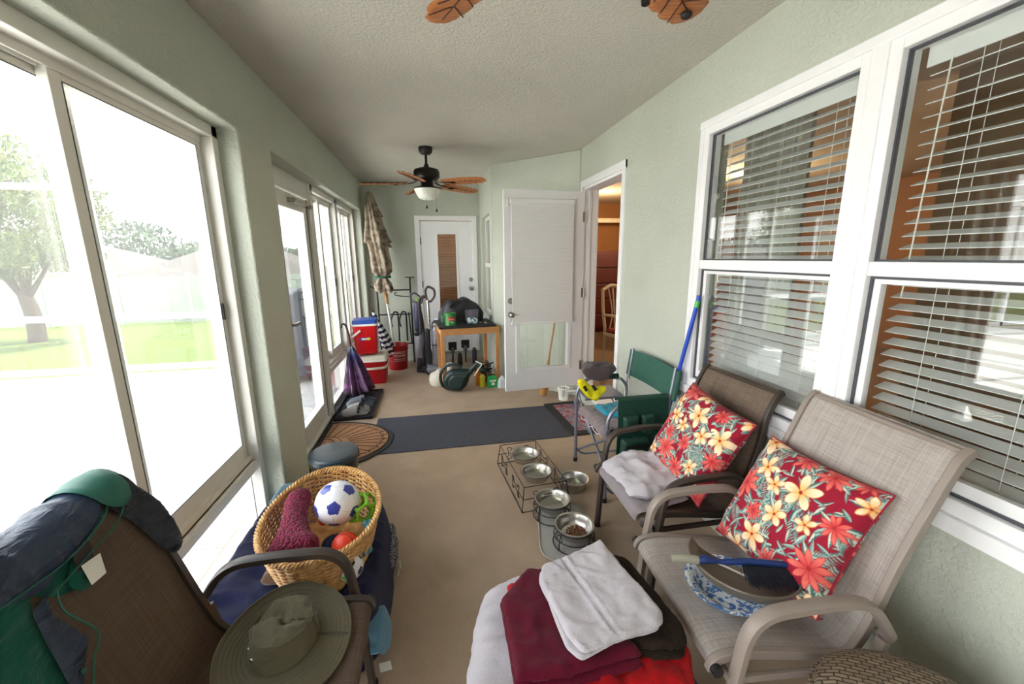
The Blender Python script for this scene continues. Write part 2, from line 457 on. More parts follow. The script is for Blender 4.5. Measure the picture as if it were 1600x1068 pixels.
m = MB(); m.cyl((GX, 3.40, 1.1), (GX + .05, 3.40, 1.1), .012, seg=12); m.b(GX + .04, GX + .055, 3.39, 3.50, 1.088, 1.112); m.build('door_handle', M['nickel'], d, bevel=.002)
# sill track strips on the floor
struct(MB().b(GX - .02, GX + .05, 3.03, 6.36, 0, .012).build('trim_1', M['rubber'], smooth=0, bevel=.003))
# small recess flashing above windows 2 and 3
# ------------------------------------------------------------------ right house windows
def house_window(name, y0, y1):
    w = struct(bpy.data.objects.new(name, None)); COL.objects.link(w)
    z0, z1, zr = .80, 2.31, 1.545; m = MB()
    frame_rect(m, XR - .012, XR + .07, y0, y1, z0, z1, .045, .05, .045)
    m.b(XR - .004, XR + .045, y0 + .04, y1 - .04, zr - .022, zr + .03)
    m.build('window_frame', M['trimw'], w, smooth=0, bevel=.003)
    m = MB(); frame_rect(m, XR + .022, XR + .05, y0 + .045, y1 - .045, z0 + .05, zr - .02, .032, .05, .03); m.build('sash', M['trimw'], w, smooth=0, bevel=.002)
    m = MB(); frame_rect(m, XR + .012, XR + .026, y0 + .045, y1 - .045, z0 + .05, zr - .024, .008); frame_rect(m, XR + .014, XR + .03, y0 + .045, y1 - .045, zr + .03, z1 - .045, .007)
    m.build('gasket', M['gasket'], w, smooth=0)
    MB().b(XR + .016, XR + .02, y0 + .04, y1 - .04, zr + .01, z1 - .04).build('pane', M['glass'], w, smooth=0)
    MB().b(XR + .034, XR + .038, y0 + .06, y1 - .06, z0 + .08, zr - .03).build('pane', M['glass'], w, smooth=0)
    return w
house_window('window_5', 1.34, 2.27)
house_window('window_6', .36, 1.29)
m = MB(); m.b(XR - .02, XR + .02, 1.285, 1.345, .79, 2.33); m.b(XR - .022, XR + .02, .32, 2.30, 2.305, 2.345); m.b(XR - .018, XR + .02, 2.268, 2.30, .78, 2.31); m.b(XR - .03, XR + .03, .32, 2.30, .745, .80)
struct(m.build('trim_2', M['trimw'], smooth=0, bevel=.004))

# blinds
M['slat'] = plain('white_blind_slat', (228, 230, 232), .45, var=.02)
def blind(y0, y1, label, tl):
    b_ = thing('window_blind', label, 'window blind', (XR + .115, (y0 + y1) / 2, .83))
    L = y1 - y0 - .03
    MB().b(-.03, .03, -L / 2, L / 2, 1.40, 1.455).build('headrail', M['slat'], b_, bevel=.004)
    MB().b(-.04, -.034, -L / 2 - .005, L / 2 + .005, 1.375, 1.46).build('valance', M['slat'], b_, bevel=.002)
    m = MB(); z = 1.36; n = 0
    while z > .04:
        tilt = R(tl)
        m.box((0, 0, z), (.05, L, .003), (0, tilt, 0)); z -= .0433; n += 1
    m.build('slats', M['slat'], b_, smooth=0)
    MB().b(-.025, .025, -L / 2, L / 2, .0, .018).build('bottom_rail', M['slat'], b_, bevel=.003)
    for yy in (-L / 2 + .14, L / 2 - .14, 0):
        m = MB(); m.cyl((-.028, yy, 0), (-.028, yy, 1.42), .0012, seg=6); m.cyl((.028, yy, 0), (.028, yy, 1.42), .0012, seg=6); m.build('ladder_cord', M['slat'], b_)
    MB().cyl((-.045, L / 2 - .07, 1.38), (-.045, L / 2 - .05, .62), .0025, seg=8).build('tilt_wand', M['wplastic'], b_)
blind(1.39, 2.22, 'white horizontal slat blind inside the far house window beside the doorway', -30)
blind(.41, 1.24, 'white horizontal slat blind inside the near house window behind the taupe chair', -20)

# ------------------------------------------------------------------ doors on the right and back
def knob_set(parent, p, n, side=1):
    """round deadbolt and knob; p on the door face, n outward normal"""
    p = Vector(p); n = Vector(n)
    for dz, r1 in ((0.14, .03), (0, .032)):
        m = MB(); q = p + Vector((0, 0, dz))
        m.cyl(q, q + n * .012, r1, seg=24)
        if dz: m.cyl(q + n * .012, q + n * .02, .024, .02, seg=20); m.box(q + n * .024, (.012, .012, .03))
        else: m.cyl(q + n * .012, q + n * .035, .012, seg=14); m.sphere(q + n * .052, .028, 20, 12)
        m.build('deadbolt' if dz else 'door_handle', M['nickel'], parent)
# door_2 stands open across the diagonal wall
d2 = struct(bpy.data.objects.new('door_2', None)); COL.objects.link(d2)
m = MB(); m.b(XR - .018, XR + .03, 4.225, 4.29, .15, 2.36); m.b(XR - .018, XR + .03, 3.255, 3.315, .15, 2.36); m.b(XR - .02, XR + .03, 3.255, 4.29, 2.295, 2.36)
m.b(XR, XR + RT, 4.21, 4.24, .15, 2.30); m.b(XR, XR + RT, 3.30, 3.33, .15, 2.30); m.b(XR, XR + RT, 3.3, 4.24, 2.27, 2.31); m.b(XR - .02, XR + RT, 3.3, 4.24, .13, .165)
m.b(XR + .05, XR + .075, 4.19, 4.21, .165, 2.27); m.b(XR + .05, XR + .075, 3.33, 3.35, .165, 2.27)
m.build('door_frame', M['trimw'], d2, smooth=0, bevel=.004)
leaf = bpy.data.objects.new('door_leaf_pivot', None)
# leaf in its own frame: x from the hinge (0) to the free edge (-.87), z up
ang = atan2(4.225 - 4.155, XR - .70)           # swings slightly towards the camera
LM = Matrix.Translation((XR - .005, 4.222, 0)) @ Matrix.Rotation(ang, 4, 'Z')
def lbuild(m, *a, **k): m.xf(LM); return m.build(*a, **k)
LW = .865; Z0, Z1 = .19, 2.25
m = MB(); T0, T1 = -.045, 0                    # door faces: y=-.045 to the camera
gx0, gx1, gz0, gz1 = -LW + .14, -.16, .42, 2.14
m.b(-LW, gx0, T0, T1, Z0, Z1); m.b(gx1, 0, T0, T1, Z0, Z1); m.b(gx0, gx1, T0, T1, Z0, gz0); m.b(gx0, gx1, T0, T1, gz1, Z1)
lf = lbuild(m, 'door_leaf', M['trimw'], d2, smooth=0)
m = MB()
for (a, b_, c_, e) in ((gx0 - .03, gx0 + .012, gz0 - .03, gz1 + .03), (gx1 - .012, gx1 + .03, gz0 - .03, gz1 + .03)): m.b(a, b_, T0 - .008, T1 + .008, c_, e)
m.b(gx0, gx1, T0 - .008, T1 + .008, gz0 - .03, gz0 + .012); m.b(gx0, gx1, T0 - .008, T1 + .008, gz1 - .012, gz1 + .03)
lbuild(m, 'glazing_frame', M['trimw'], lf, smooth=0, bevel=.004)
lbuild(MB().b(gx0, gx1, -.024, -.020, gz0, gz1), 'pane', M['glass'], lf, smooth=0)

p0 = LM @ Vector((-LW + .06, T0, 1.02)); nn = (LM.to_3x3() @ Vector((0, -1, 0)))
knob_set(d2, p0, nn)
for zz in (.42, 1.22, 2.0):
    m = MB(); m.b(-.022, .012, T0 - .004, T0 - .001, zz - .05, zz + .05); m.cyl((.004, T0 - .006, zz - .05), (.004, T0 - .006, zz + .05), .007, seg=10)
    lbuild(m, 'hinge', M['nickel'], d2)
lbuild(MB().box((-LW + .035, T0 - .012, 2.12), (.02, .02, .075)), 'alarm_sensor', M['wplastic'], d2, bevel=.005)
# the cordless cellular shade on the open door
t = NT('white_cellular_fabric'); v = t.coord(); t.col(s2l((232, 231, 233))); t.set(rough=.8)
t.bump(t.wave(v, 24, 0, d='Z'), .25, .006); M['shade'] = t.m
sh = thing('door_shade', 'white pleated shade covering the upper glass of the open white door', 'window shade', tuple(LM @ Vector((-LW / 2, T0, .9))))
def shade_surf(u, v_):
    z = 2.12 - v_ * 1.19; return (-.80 + u * .66 + .0, T0 - .030 - .0025 * sin(z * 2 * pi / .02), z)
m = MB(); m.slab(lambda u, v_: (lambda p: (p[0], p[1], p[2]))(shade_surf(u, v_)), 2, 120, .012); m.xf(LM); m.build('shade_fabric', M['shade'], sh, world=True, smooth=60)
m = MB(); m.b(-.81, -.13, T0 - .05, T0 - .008, 2.115, 2.16); m.xf(LM); m.build('headrail', M['trimw'], sh, world=True, bevel=.004)
m = MB(); m.b(-.81, -.125, T0 - .045, T0 - .02, .915, .94); m.xf(LM); m.build('bottom_rail', M['trimw'], sh, world=True, bevel=.004)

# door_3: half-blind garage door in the back wall
d3 = struct(bpy.data.objects.new('door_3', None)); COL.objects.link(d3)
m = MB(); x0, x1 = -.245, .685
m.b(x0, x0 + .07, YB - .02, YB + .03, .14, 2.20); m.b(x1 - .07, x1, YB - .02, YB + .03, .14, 2.20); m.b(x0, x1, YB - .022, YB + .03, 2.15, 2.22); m.b(x0, x1, YB - .03, YB + .03, .12, .16)
m.build('door_frame', M['trimw'], d3, smooth=0, bevel=.004)
gx0, gx1, gz0, gz1 = .085, .36, .5, 1.95
m = MB(); yy0, yy1 = YB + .005, YB + .05; a0, a1 = x0 + .07, x1 - .07
m.b(a0, gx0, yy0, yy1, .16, 2.14); m.b(gx1, a1, yy0, yy1, .16, 2.14); m.b(gx0, gx1, yy0, yy1, .16, gz0); m.b(gx0, gx1, yy0, yy1, gz1, 2.14)
lf = m.build('door_leaf', M['trimw'], d3, smooth=0)
m = MB(); w_ = .03
m.b(gx0 - w_, gx0, YB - .005, YB + .01, gz0 - w_, gz1 + w_); m.b(gx1, gx1 + w_, YB - .005, YB + .01, gz0 - w_, gz1 + w_); m.b(gx0, gx1, YB - .005, YB + .01, gz0 - w_, gz0); m.b(gx0, gx1, YB - .005, YB + .01, gz1, gz1 + w_)
m.build('glazing_frame', M['trimw'], lf, smooth=0, bevel=.003)
MB().b(gx0, gx1, YB + .016, YB + .02, gz0, gz1).build('pane', M['glass'], lf, smooth=0)
M['woodslat'] = plain('walnut_blind_slat', (196, 146, 118), .45, var=.15)
m = MB(); z = gz1 - .03
while z > gz0 + .02: m.box(((gx0 + gx1) / 2, YB + .04, z), (gx1 - gx0 - .02, .02, .002), (R(-12), 0, 0)); z -= .024
for xx in (gx0 + .05, gx1 - .05): m.cyl((xx, YB + .03, gz0), (xx, YB + .03, gz1), .001, seg=5)
m.build('enclosed_blind', M['woodslat'], lf, smooth=0)
knob_set(d3, (.575, YB + .005, 1.12), (0, -1, 0))
for zz in (.45, 1.2, 1.85): MB().b(a0 - .012, a0 + .012, YB - .006, YB + .006, zz - .05, zz + .05).build('hinge', M['black'], d3)
# white cabinet-style lower panel line of the door
# alcove window
w7 = struct(bpy.data.objects.new('window_7', None)); COL.objects.link(w7)
m = MB(); frame_rect(m, .79, .86, 5.42, 6.25, .8, 2.16, .05); m.b(.775, .84, 5.44, 6.23, 1.46, 1.52); m.build('window_frame', M['alu'], w7, smooth=0, bevel=.003)
MB().b(.82, .824, 5.46, 6.21, .84, 2.12).build('pane', M['glass'], w7, smooth=0)
m = MB(); z = .86
while z < 2.1: m.box((.86, 5.84, z), (.04, .74, .003), (0, R(-60), 0)); z += .035
m.build('blind_slats', M['slat'], w7, smooth=0)

# dark garage behind the back door
M['garage'] = plain('garage_board', (120, 96, 80), .8)
m = MB(); m.b(-.9, 1.2, YB + .15, YB + .2, 0, .12); m.b(-1.0, -.9, YB + .15, 9, 0, 2.69); m.b(1.9, 2.0, YB + .15, 9, 0, 2.69); m.b(-1, 2, 9, 9.1, 0, 2.69); m.b(-1, 2, YB + .15, 9.1, 2.69, 2.75); m.b(-1, 2, YB + .15, 9.1, 0, .12); m.b(.9, 1.0, 5.3, 6.65, 0, 2.69)
struct(m.build('wall_garage', M['garage'], smooth=0))
# ------------------------------------------------------------------ rooms behind the house windows
M['tan'] = wall_paint('tan_interior_paint', (146, 118, 90), 60, .15)
M['orange'] = wall_paint('orange_interior_paint', (160, 112, 70), 60, .15)
M['intceil'] = plain('interior_ceiling', (200, 185, 165), .8)
M['tile'] = plain('interior_tile', (120, 98, 78), .4)
m = MB(); m.b(XR + .16, 7.0, -2.0, 8.6, .0, .15); struct(m.build('floor_interior', M['tile'], smooth=0))
m = MB(); m.b(XR + .16, 7.0, -2.0, 8.6, 2.69, 2.8); struct(m.build('ceiling_interior', M['intceil'], smooth=0))
m = MB(); m.b(6.9, 7.0, -2, 8.6, .15, 2.69); m.b(XR + .16, 7, 8.5, 8.6, .15, 2.69); m.b(XR + .16, 7, -2.1, -2.0, .15, 2.69); struct(m.build('wall_interior', M['orange'], smooth=0))
m = MB(); m.b(XR + .161, XR + .2, -2, .2, .15, 2.69); m.b(XR + .161, XR + .2, 2.4, 3.28, .15, 2.69); m.b(3.2, 3.32, 1.2, 2.2, .15, 2.69); m.b(1.9, 2.1, 6.6, 8.5, .15, 2.69)
struct(m.build('wall_partition', M['tan'], smooth=0))
def bulb(loc, e, col=(1, .72, .42), r=.06):
    l = bpy.data.lights.new('room_or_fill_lamp', 'POINT'); l.energy = e; l.color = col; l.shadow_soft_size = r
    o = bpy.data.objects.new('room_or_fill_lamp', l); COL.objects.link(o); o.location = loc
# ================================================================== outdoors
t = NT('pale_patio_pavers'); v = t.coord()
bk = t.n.new('ShaderNodeTexBrick'); t.link(v, bk.inputs[0]); bk.inputs['Scale'].default_value = 1.0; bk.inputs['Mortar Size'].default_value = .006
bk.inputs['Brick Width'].default_value = 1.2; bk.inputs['Row Height'].default_value = 1.2; bk.offset = 0
for i, c_ in enumerate(((214, 210, 204), (208, 205, 200), (150, 146, 142))): bk.inputs[1 + i].default_value = (*s2l(c_), 1)
t.col(bk.outputs[0]); t.set(rough=.8); M['patio'] = t.m
struct(MB().b(-14, -1.23, -6, 6.9, -.16, -.06).build('patio', M['patio'], smooth=0))
t = NT('lawn_grass'); v = t.coord()
n1 = t.noise(v, 1.2, 4); n2 = t.noise(v, 60, 3)
t.col(t.mix(t.math('MULTIPLY', n2, .8), t.mix(n1, s2l((92, 114, 34)), s2l((112, 130, 46))), s2l((70, 92, 28)))); t.set(rough=.95)
t.bump(n2, .8, .03); M['lawn'] = t.m
def lawn_z(y): return -.10 - (y - 6.9) * .065 if y > 6.9 else -.1
m = MB(); m._add([(-40, 6.9, -.10), (4, 6.9, -.10), (4, 60, lawn_z(60)), (-40, 60, lawn_z(60))], [(0, 1, 2, 3)])
struct(m.build('lawn', M['lawn'], smooth=0))
# pool cage: white aluminium beams
M['cage'] = plain('white_cage_aluminium', (235, 236, 236), .4, var=.01)
pc = thing('pool_enclosure', 'white aluminium frame of the screened pool enclosure outside, in front of the lawn', 'screen enclosure', (-6, 6.85, -.06))
for z in (.03, .80, 2.58):
    MB().b(-14, -1.35, 6.8, 6.88, z - .04, z + .04).build('rail', M['cage'], pc, world=True, smooth=0)
for x in (-13.9, -9.2, -4.6):
    MB().b(x - .04, x + .04, 6.8, 6.88, -.06, 3.3).build('post', M['cage'], pc, world=True, smooth=0)
for i, x in enumerate((-4.6, -9.2)):
    MB().beam((x, 6.84, 3.3), (x, -5.9, 3.3), .06, .1).build('roof_beam', M['cage'], pc, world=True, smooth=0)
for y in (4.6, 2.2, -.2, -2.6):
    MB().beam((-13.9, y, 3.32), (-1.4, y, 2.95), .05, .08).build('roof_purlin', M['cage'], pc, world=True, smooth=0)
t = NT('insect_screen_mesh'); tr_ = t.n.new('ShaderNodeBsdfTransparent'); mx_ = t.n.new('ShaderNodeMixShader'); mx_.inputs[0].default_value = .32
t.col((.12, .12, .12)); t.set(rough=.8); t.link(tr_.outputs[0], mx_.inputs[1]); t.link(t.b.outputs[0], mx_.inputs[2]); t.link(mx_.outputs[0], t.out.inputs[0])
MB().b(-13.9, -1.4, 6.835, 6.837, -.03, 3.2).build('screen_mesh', t.m, pc, world=True, smooth=0)
# vinyl fence
M['vinyl'] = plain('white_vinyl', (188, 196, 192), .4, var=.02)
fy = 18.2; fz = lawn_z(fy)
fn = thing('vinyl_fence', 'long white vinyl privacy fence across the back of the lawn', 'fence', (-16, fy, fz))
m = MB(); x = -32
while x < -4: m.b(x, x + .148, fy - .015, fy + .015, fz + .12, fz + 1.78); x += .15
m.build('fence_panel', M['vinyl'], fn, world=True, smooth=0)
m = MB(); m.b(-32, -4, fy - .03, fy + .03, fz + .05, fz + .17); m.b(-32, -4, fy - .03, fy + .03, fz + 1.72, fz + 1.83); m.build('fence_rail', M['vinyl'], fn, world=True, smooth=0)
for i in range(12):
    x = -31.5 + i * 2.45
    m = MB(); m.b(x - .065, x + .065, fy - .065, fy + .065, fz, fz + 1.9); m.box((x, fy, fz + 1.92), (.15, .15, .04)); m.build('fence_post', M['vinyl'], fn, world=True, smooth=0)
# houses beyond
M['stucco'] = plain('cream_house_stucco', (225, 215, 200), .9, var=.03)
t = NT('grey_roof_shingles'); v = t.coord(); t.col(t.mix(t.noise(v, 3, 4), s2l((84, 78, 76)), s2l((104, 98, 94)))); t.set(rough=.9); M['roof'] = t.m
def hip_house(x, y, w, d_, h, rh, label, zb=-2.2):
    hs = thing('neighbour_house', label, 'house', (x, y, zb))
    MB().b(x - w / 2, x + w / 2, y, y + d_, zb, zb + h).build('house_walls', M['stucco'], hs, world=True, smooth=0)
    e = .5; z = zb + h; m = MB()
    m._add([(x - w / 2 - e, y - e, z), (x + w / 2 + e, y - e, z), (x + w / 2 + e, y + d_ + e, z), (x - w / 2 - e, y + d_ + e, z), (x - w / 2 + d_ / 2, y + d_ / 2, z + rh), (x + w / 2 - d_ / 2, y + d_ / 2, z + rh)],
           [(0, 1, 5, 4), (1, 2, 5), (2, 3, 4, 5), (3, 0, 4), (3, 2, 1, 0)]); m.build('roof', M['roof'], hs, world=True, smooth=0)
    m = MB(); m.b(x - w / 2 - e, x + w / 2 + e, y - e - .03, y - e, z - .15, z + .02); m.build('fascia', M['vinyl'], hs, world=True, smooth=0)
    for k in (-.28, .22):
        MB().b(x + k * w - .6, x + k * w + .6, y - .05, y + .02, zb + 1.0, zb + 2.1).build('house_window', M['gasket'], hs, world=True, smooth=0)
hip_house(-30, 38, 13, 9, 2.9, 2.2, 'cream house with low hip roof, left of the two beyond the fence')
hip_house(-15.5, 34, 12, 9, 2.6, 2.5, 'cream house with grey hip roof, right of the two beyond the fence')
# foliage helper: clumps of small leaf blades
def foliage(n, centre_fn, size, mats, name, parent, seed, world=True):
    rnd = random.Random(seed); m = MB()
    for i in range(n):
        c_ = Vector(centre_fn(rnd)); s_ = size * rnd.uniform(.6, 1.3)
        e = Euler((rnd.uniform(0, 6.28), rnd.uniform(0, 6.28), rnd.uniform(0, 6.28))).to_matrix()
        m.cur = rnd.randrange(len(mats))
        q = [Vector((-s_, 0, 0)), Vector((0, -s_ * .45, s_ * .1)), Vector((s_, 0, 0)), Vector((0, s_ * .45, s_ * .1))]
        m._add([c_ + e @ p for p in q], [(0, 1, 2, 3)])
    return m.build(name, mats, parent, world=world, smooth=0)
def leafm(n, rgb):
    t = NT(n); t.col(s2l(rgb)); t.set(rough=.6); return t.m
LEAF = [leafm('leaf_green', (74, 104, 44)), leafm('leaf_yellow_green', (110, 132, 62)), leafm('leaf_pale', (140, 142, 88))]
M['bark'] = plain('grey_bark', (96, 82, 72), .9, var=.2, bump=.6, bscale=40)
ty = 12.6; tx = -10.25; tz = lawn_z(ty)
tr = thing('yard_tree', 'young leafy tree with forked grey trunk on the lawn', 'tree', (tx, ty, tz))
m = MB(); m.tube(smooth_path([(tx, ty, tz), (tx + .03, ty, tz + .7), (tx - .05, ty, tz + 1.3)], 6), .15, 12, scales=[1.25 - .35 * i / 12 for i in range(13)]); m.build('trunk', M['bark'], tr, world=True)
for (dx, dy, dz) in ((-.9, .1, 2.7), (.9, -.1, 2.3), (.1, .4, 3.0), (.4, -.5, 2.7), (-.4, -.5, 2.4)):
    m = MB(); m.tube(smooth_path([(tx - .04, ty, tz + 1.1), (tx + dx * .35, ty + dy * .4, tz + 1.1 + (dz - 1.1) * .35), (tx + dx, ty + dy, tz + dz)], 5), .085, 8, scales=[1 - .75 * i / 10 for i in range(11)]); m.build('branch', M['bark'], tr, world=True)
blobs = [((rr := random.Random(50 + i)).uniform(-1.6, 1.75), rr.uniform(-1.3, 1.3), rr.uniform(1.9, 4.6)) for i in range(34)]
blobs = [b_ for b_ in blobs if (b_[0] / 2.0) ** 2 + ((b_[2] - 3.1) / 1.75) ** 2 < 1.05]
def tc(r_):
    b_ = r_.choice(blobs); 
    while True:
        q = Vector((r_.uniform(-1, 1), r_.uniform(-1, 1), r_.uniform(-1, 1)))
        if q.length < 1: break
    return (tx + b_[0] + q.x * .55, ty + b_[1] + q.y * .55, tz + b_[2] + q.z * .42)
foliage(17000, tc, .060, LEAF, 'crown', tr, 3)
# distant tree line
def tl(r_):
    x = r_.uniform(-60, -16); h = 4.6 + 1.3 * sin(x * .31) + 1.0 * sin(x * .83 + 1) + (1.2 if x < -34 else 0)
    return (x, 62 + r_.uniform(-4, 4), -2 + r_.uniform(0, 1) * (h + .5))
o = foliage(16000, tl, .34, [leafm('far_leaf', (60, 84, 62)), leafm('far_leaf_light', (78, 100, 74))], 'tree_line', None, 5)
tag(o, 'hazy green line of distant trees behind the neighbouring houses', 'trees', kind='stuff')
struct(MB().b(-80, 10, 50, 75, -2.8, -2.2).build('far_ground', M['lawn'], smooth=0))

gr_ = thing('covered_grill', 'dark grey fabric-covered grill standing on the patio outside the glass door', 'grill cover', (-1.95, 6.1, -.06))
M['cover'] = plain('charcoal_grill_cover', (66, 68, 78), .7, var=.15, vscale=8, bump=.4, bscale=40)
m = MB(); m.slab(lambda u, v_: (-1.95 + (.42 + .03 * sin(u * 60) * (1 - v_)) * cos(-2 * pi * u) * (1 if v_ < .8 else (1 - (v_ - .8) * 4.6)), 6.1 + (.36 + .02 * sin(u * 47) * (1 - v_)) * sin(-2 * pi * u) * (1 if v_ < .8 else (1 - (v_ - .8) * 4.6)), .06 + 1.10 * min(1, v_ / .8) + .05 * max(0, v_ - .8) * 5), 73, 24, .01); m.build('cover', M['cover'], gr_, world=True, smooth=60)
for dx in (-.28, .28): MB().cyl((-1.95 + dx, 6.1, -.06), (-1.95 + dx, 6.1, .1), .05, seg=14).build('wheel', M['rubber'], gr_, world=True)
# ================================================================== cloth-like solids
import numpy as np
from mathutils.geometry import delaunay_2d_cdt
def dense(outline, step):
    out = []
    k = len(outline)
    for i in range(k):
        a = Vector(outline[i][:2]); b_ = Vector(outline[(i + 1) % k][:2]); n = max(1, int((b_ - a).length / step))
        for j in range(n): out.append(a + (b_ - a) * j / n)
    return out
def round_poly(outline, r, n=5):
    P = [Vector((*p[:2], 0)) for p in outline]; out = []; k = len(P)
    for i in range(k):
        a = P[i - 1] - P[i]; b_ = P[(i + 1) % k] - P[i]; rr = min(r, a.length * .45, b_.length * .45)
        A = P[i] + a.normalized() * rr; B = P[i] + b_.normalized() * rr
        for j in range(n + 1):
            t_ = j / n; q = (1 - t_) ** 2 * A + 2 * t_ * (1 - t_) * P[i] + t_ ** 2 * B; out.append((q.x, q.y))
    return out
def puff(m, outline, th, rad, step=.012, fold=None, wob=0.0, seed=0, zfn=None, bottom=True, sharp=2.0):
    """a soft solid over an outline in local xy: height th, edges rounded over rad; fold(x,y)->extra height; zfn(x,y,z)->final point"""
    rnd = random.Random(seed)
    O = dense(outline, step)
    if wob: O = [p + Vector((fbm(p.x, p.y, seed, 14), fbm(p.x, p.y, seed + 9, 14))) * wob for p in O]
    oa = np.array([(p.x, p.y) for p in O]); nb = np.roll(oa, -1, 0)
    x0, y0 = oa.min(0); x1, y1 = oa.max(0); I = []
    def dist(q):
        ab = nb - oa; t_ = np.clip(((q - oa) * ab).sum(1) / (ab * ab).sum(1).clip(1e-12), 0, 1)
        return float(np.sqrt((((oa + ab * t_[:, None]) - q) ** 2).sum(1).min()))
    def inside(q):
        c_ = (oa[:, 1] > q[1]) != (nb[:, 1] > q[1])
        xi = oa[:, 0] + (q[1] - oa[:, 1]) / np.where(np.abs(nb[:, 1] - oa[:, 1]) < 1e-12, 1e-12, nb[:, 1] - oa[:, 1]) * (nb[:, 0] - oa[:, 0])
        return (np.count_nonzero(c_ & (q[0] < xi)) % 2) == 1
    yy = y0 + step / 2; row = 0
    while yy < y1:
        xx = x0 + step * (.25 if row % 2 else .75)
        while xx < x1:
            q = np.array((xx + rnd.uniform(-.1, .1) * step, yy + rnd.uniform(-.1, .1) * step))
            if inside(q):
                d_ = dist(q)
                if d_ > step * .45: I.append((Vector(q), d_))
            xx += step
        yy += step * .87; row += 1
    # an extra ring just inside the edge keeps the rolled edge round
    ring = []
    n = len(O)
    pts = [p for p in O] + [p for p, _ in I]
    ds = [0.0] * n + [d_ for _, d_ in I]
    V, E_, F_, ov, oe, of = delaunay_2d_cdt(pts, [(i, (i + 1) % n) for i in range(n)], [], 1, 1e-6)
    base = len(m.v); vs = []
    def hgt(d_):
        if rad <= 0: return 1.0
        t_ = min(1.0, d_ / rad); return (1 - (1 - t_) ** sharp) ** (1 / sharp)
    used = []
    for i, p in enumerate(V):
        src = ov[i][0] if ov[i] else 0
        d_ = ds[src] if ov[i] else dist(np.array(p))
        used.append(d_)
        z = th * .5 + th * .5 * hgt(d_) if bottom else th * hgt(d_)
        if fold: z += fold(p.x, p.y) * min(1, d_ / max(rad, .01))
        vs.append((p.x, p.y, z))
    N = len(vs); fs = [tuple(f) for f in F_]
    # orientation
    if bottom:
        bot = [(p.x, p.y, th * .5 - th * .5 * hgt(used[i])) for i, p in enumerate(V)]
        vs2 = vs + bot; fs2 = fs + [tuple(N + i for i in reversed(f)) for f in fs]
    else: vs2, fs2 = vs, fs
    if zfn: vs2 = [zfn(*v) for v in vs2]
    m._add(vs2, fs2); return m
def cloth_mat(name, rgb, rgb2=None, scale=350, strength=.5, sheen=.3, fuzz=.12, big=9):
    t = NT(name); v = t.coord(); c = s2l(rgb); c2 = s2l(rgb2) if rgb2 else tuple(x * (1 - fuzz) for x in c)
    n = t.noise(v, scale, 3, .7); nb_ = t.noise(v, big, 3)
    a = t.mix(t.ramp(n, [(.3, 0.0), (.7, 1.0)]), c2, c)
    t.col(t.mix(t.math('MULTIPLY', t.ramp(nb_, [(.4, 0.0), (.7, 1.0)]), .25), a, tuple(x * .9 for x in c)))
    t.set(rough=.92, sheen=sheen, spec=.15); t.bump(n, strength, .004); return t.m

# ------------------------------------------------------------------ sling chairs
def weave_mat(name, a, b_, s=330):
    t = NT(name); v = t.coord()
    w1 = t.wave(v, s * .5, 0, d='Y'); w2 = t.wave(v, s * .5, 0, d='X'); w3 = t.wave(v, s * .5, 0, d='Z')
    chk = t.math('MULTIPLY', w1, t.math('MAXIMUM', w2, w3))
    streak = t.noise(t.coord(scale=(4, 260, 4)), 1, 3, .7); streak2 = t.noise(t.coord(scale=(260, 4, 260)), 1, 3, .7)
    st = t.math('ADD', t.math('MULTIPLY', streak, .5), t.math('MULTIPLY', streak2, .5))
    cc = t.mix(t.ramp(st, [(.40, 0.0), (.60, 1.0)]), s2l(a), s2l(b_))
    t.col(t.mix(t.math('MULTIPLY', chk, .25), cc, tuple(x * .6 for x in s2l(a)))); t.set(rough=.7, spec=.3)
    t.bump(chk, .4, .002); return t.m
M['sling_taupe'] = weave_mat('taupe_mesh_sling', (158, 149, 142), (186, 178, 172))
M['sling_brown'] = weave_mat('brown_mesh_sling', (86, 69, 57), (106, 88, 75))
M['sling_mid'] = weave_mat('warm_brown_mesh_sling', (98, 82, 70), (128, 112, 98))
M['frame_taupe'] = plain('taupe_powder_coat', (142, 130, 122), .4, var=.04)
M['frame_brown'] = plain('dark_bronze_powder_coat', (62, 52, 46), .4, var=.08)
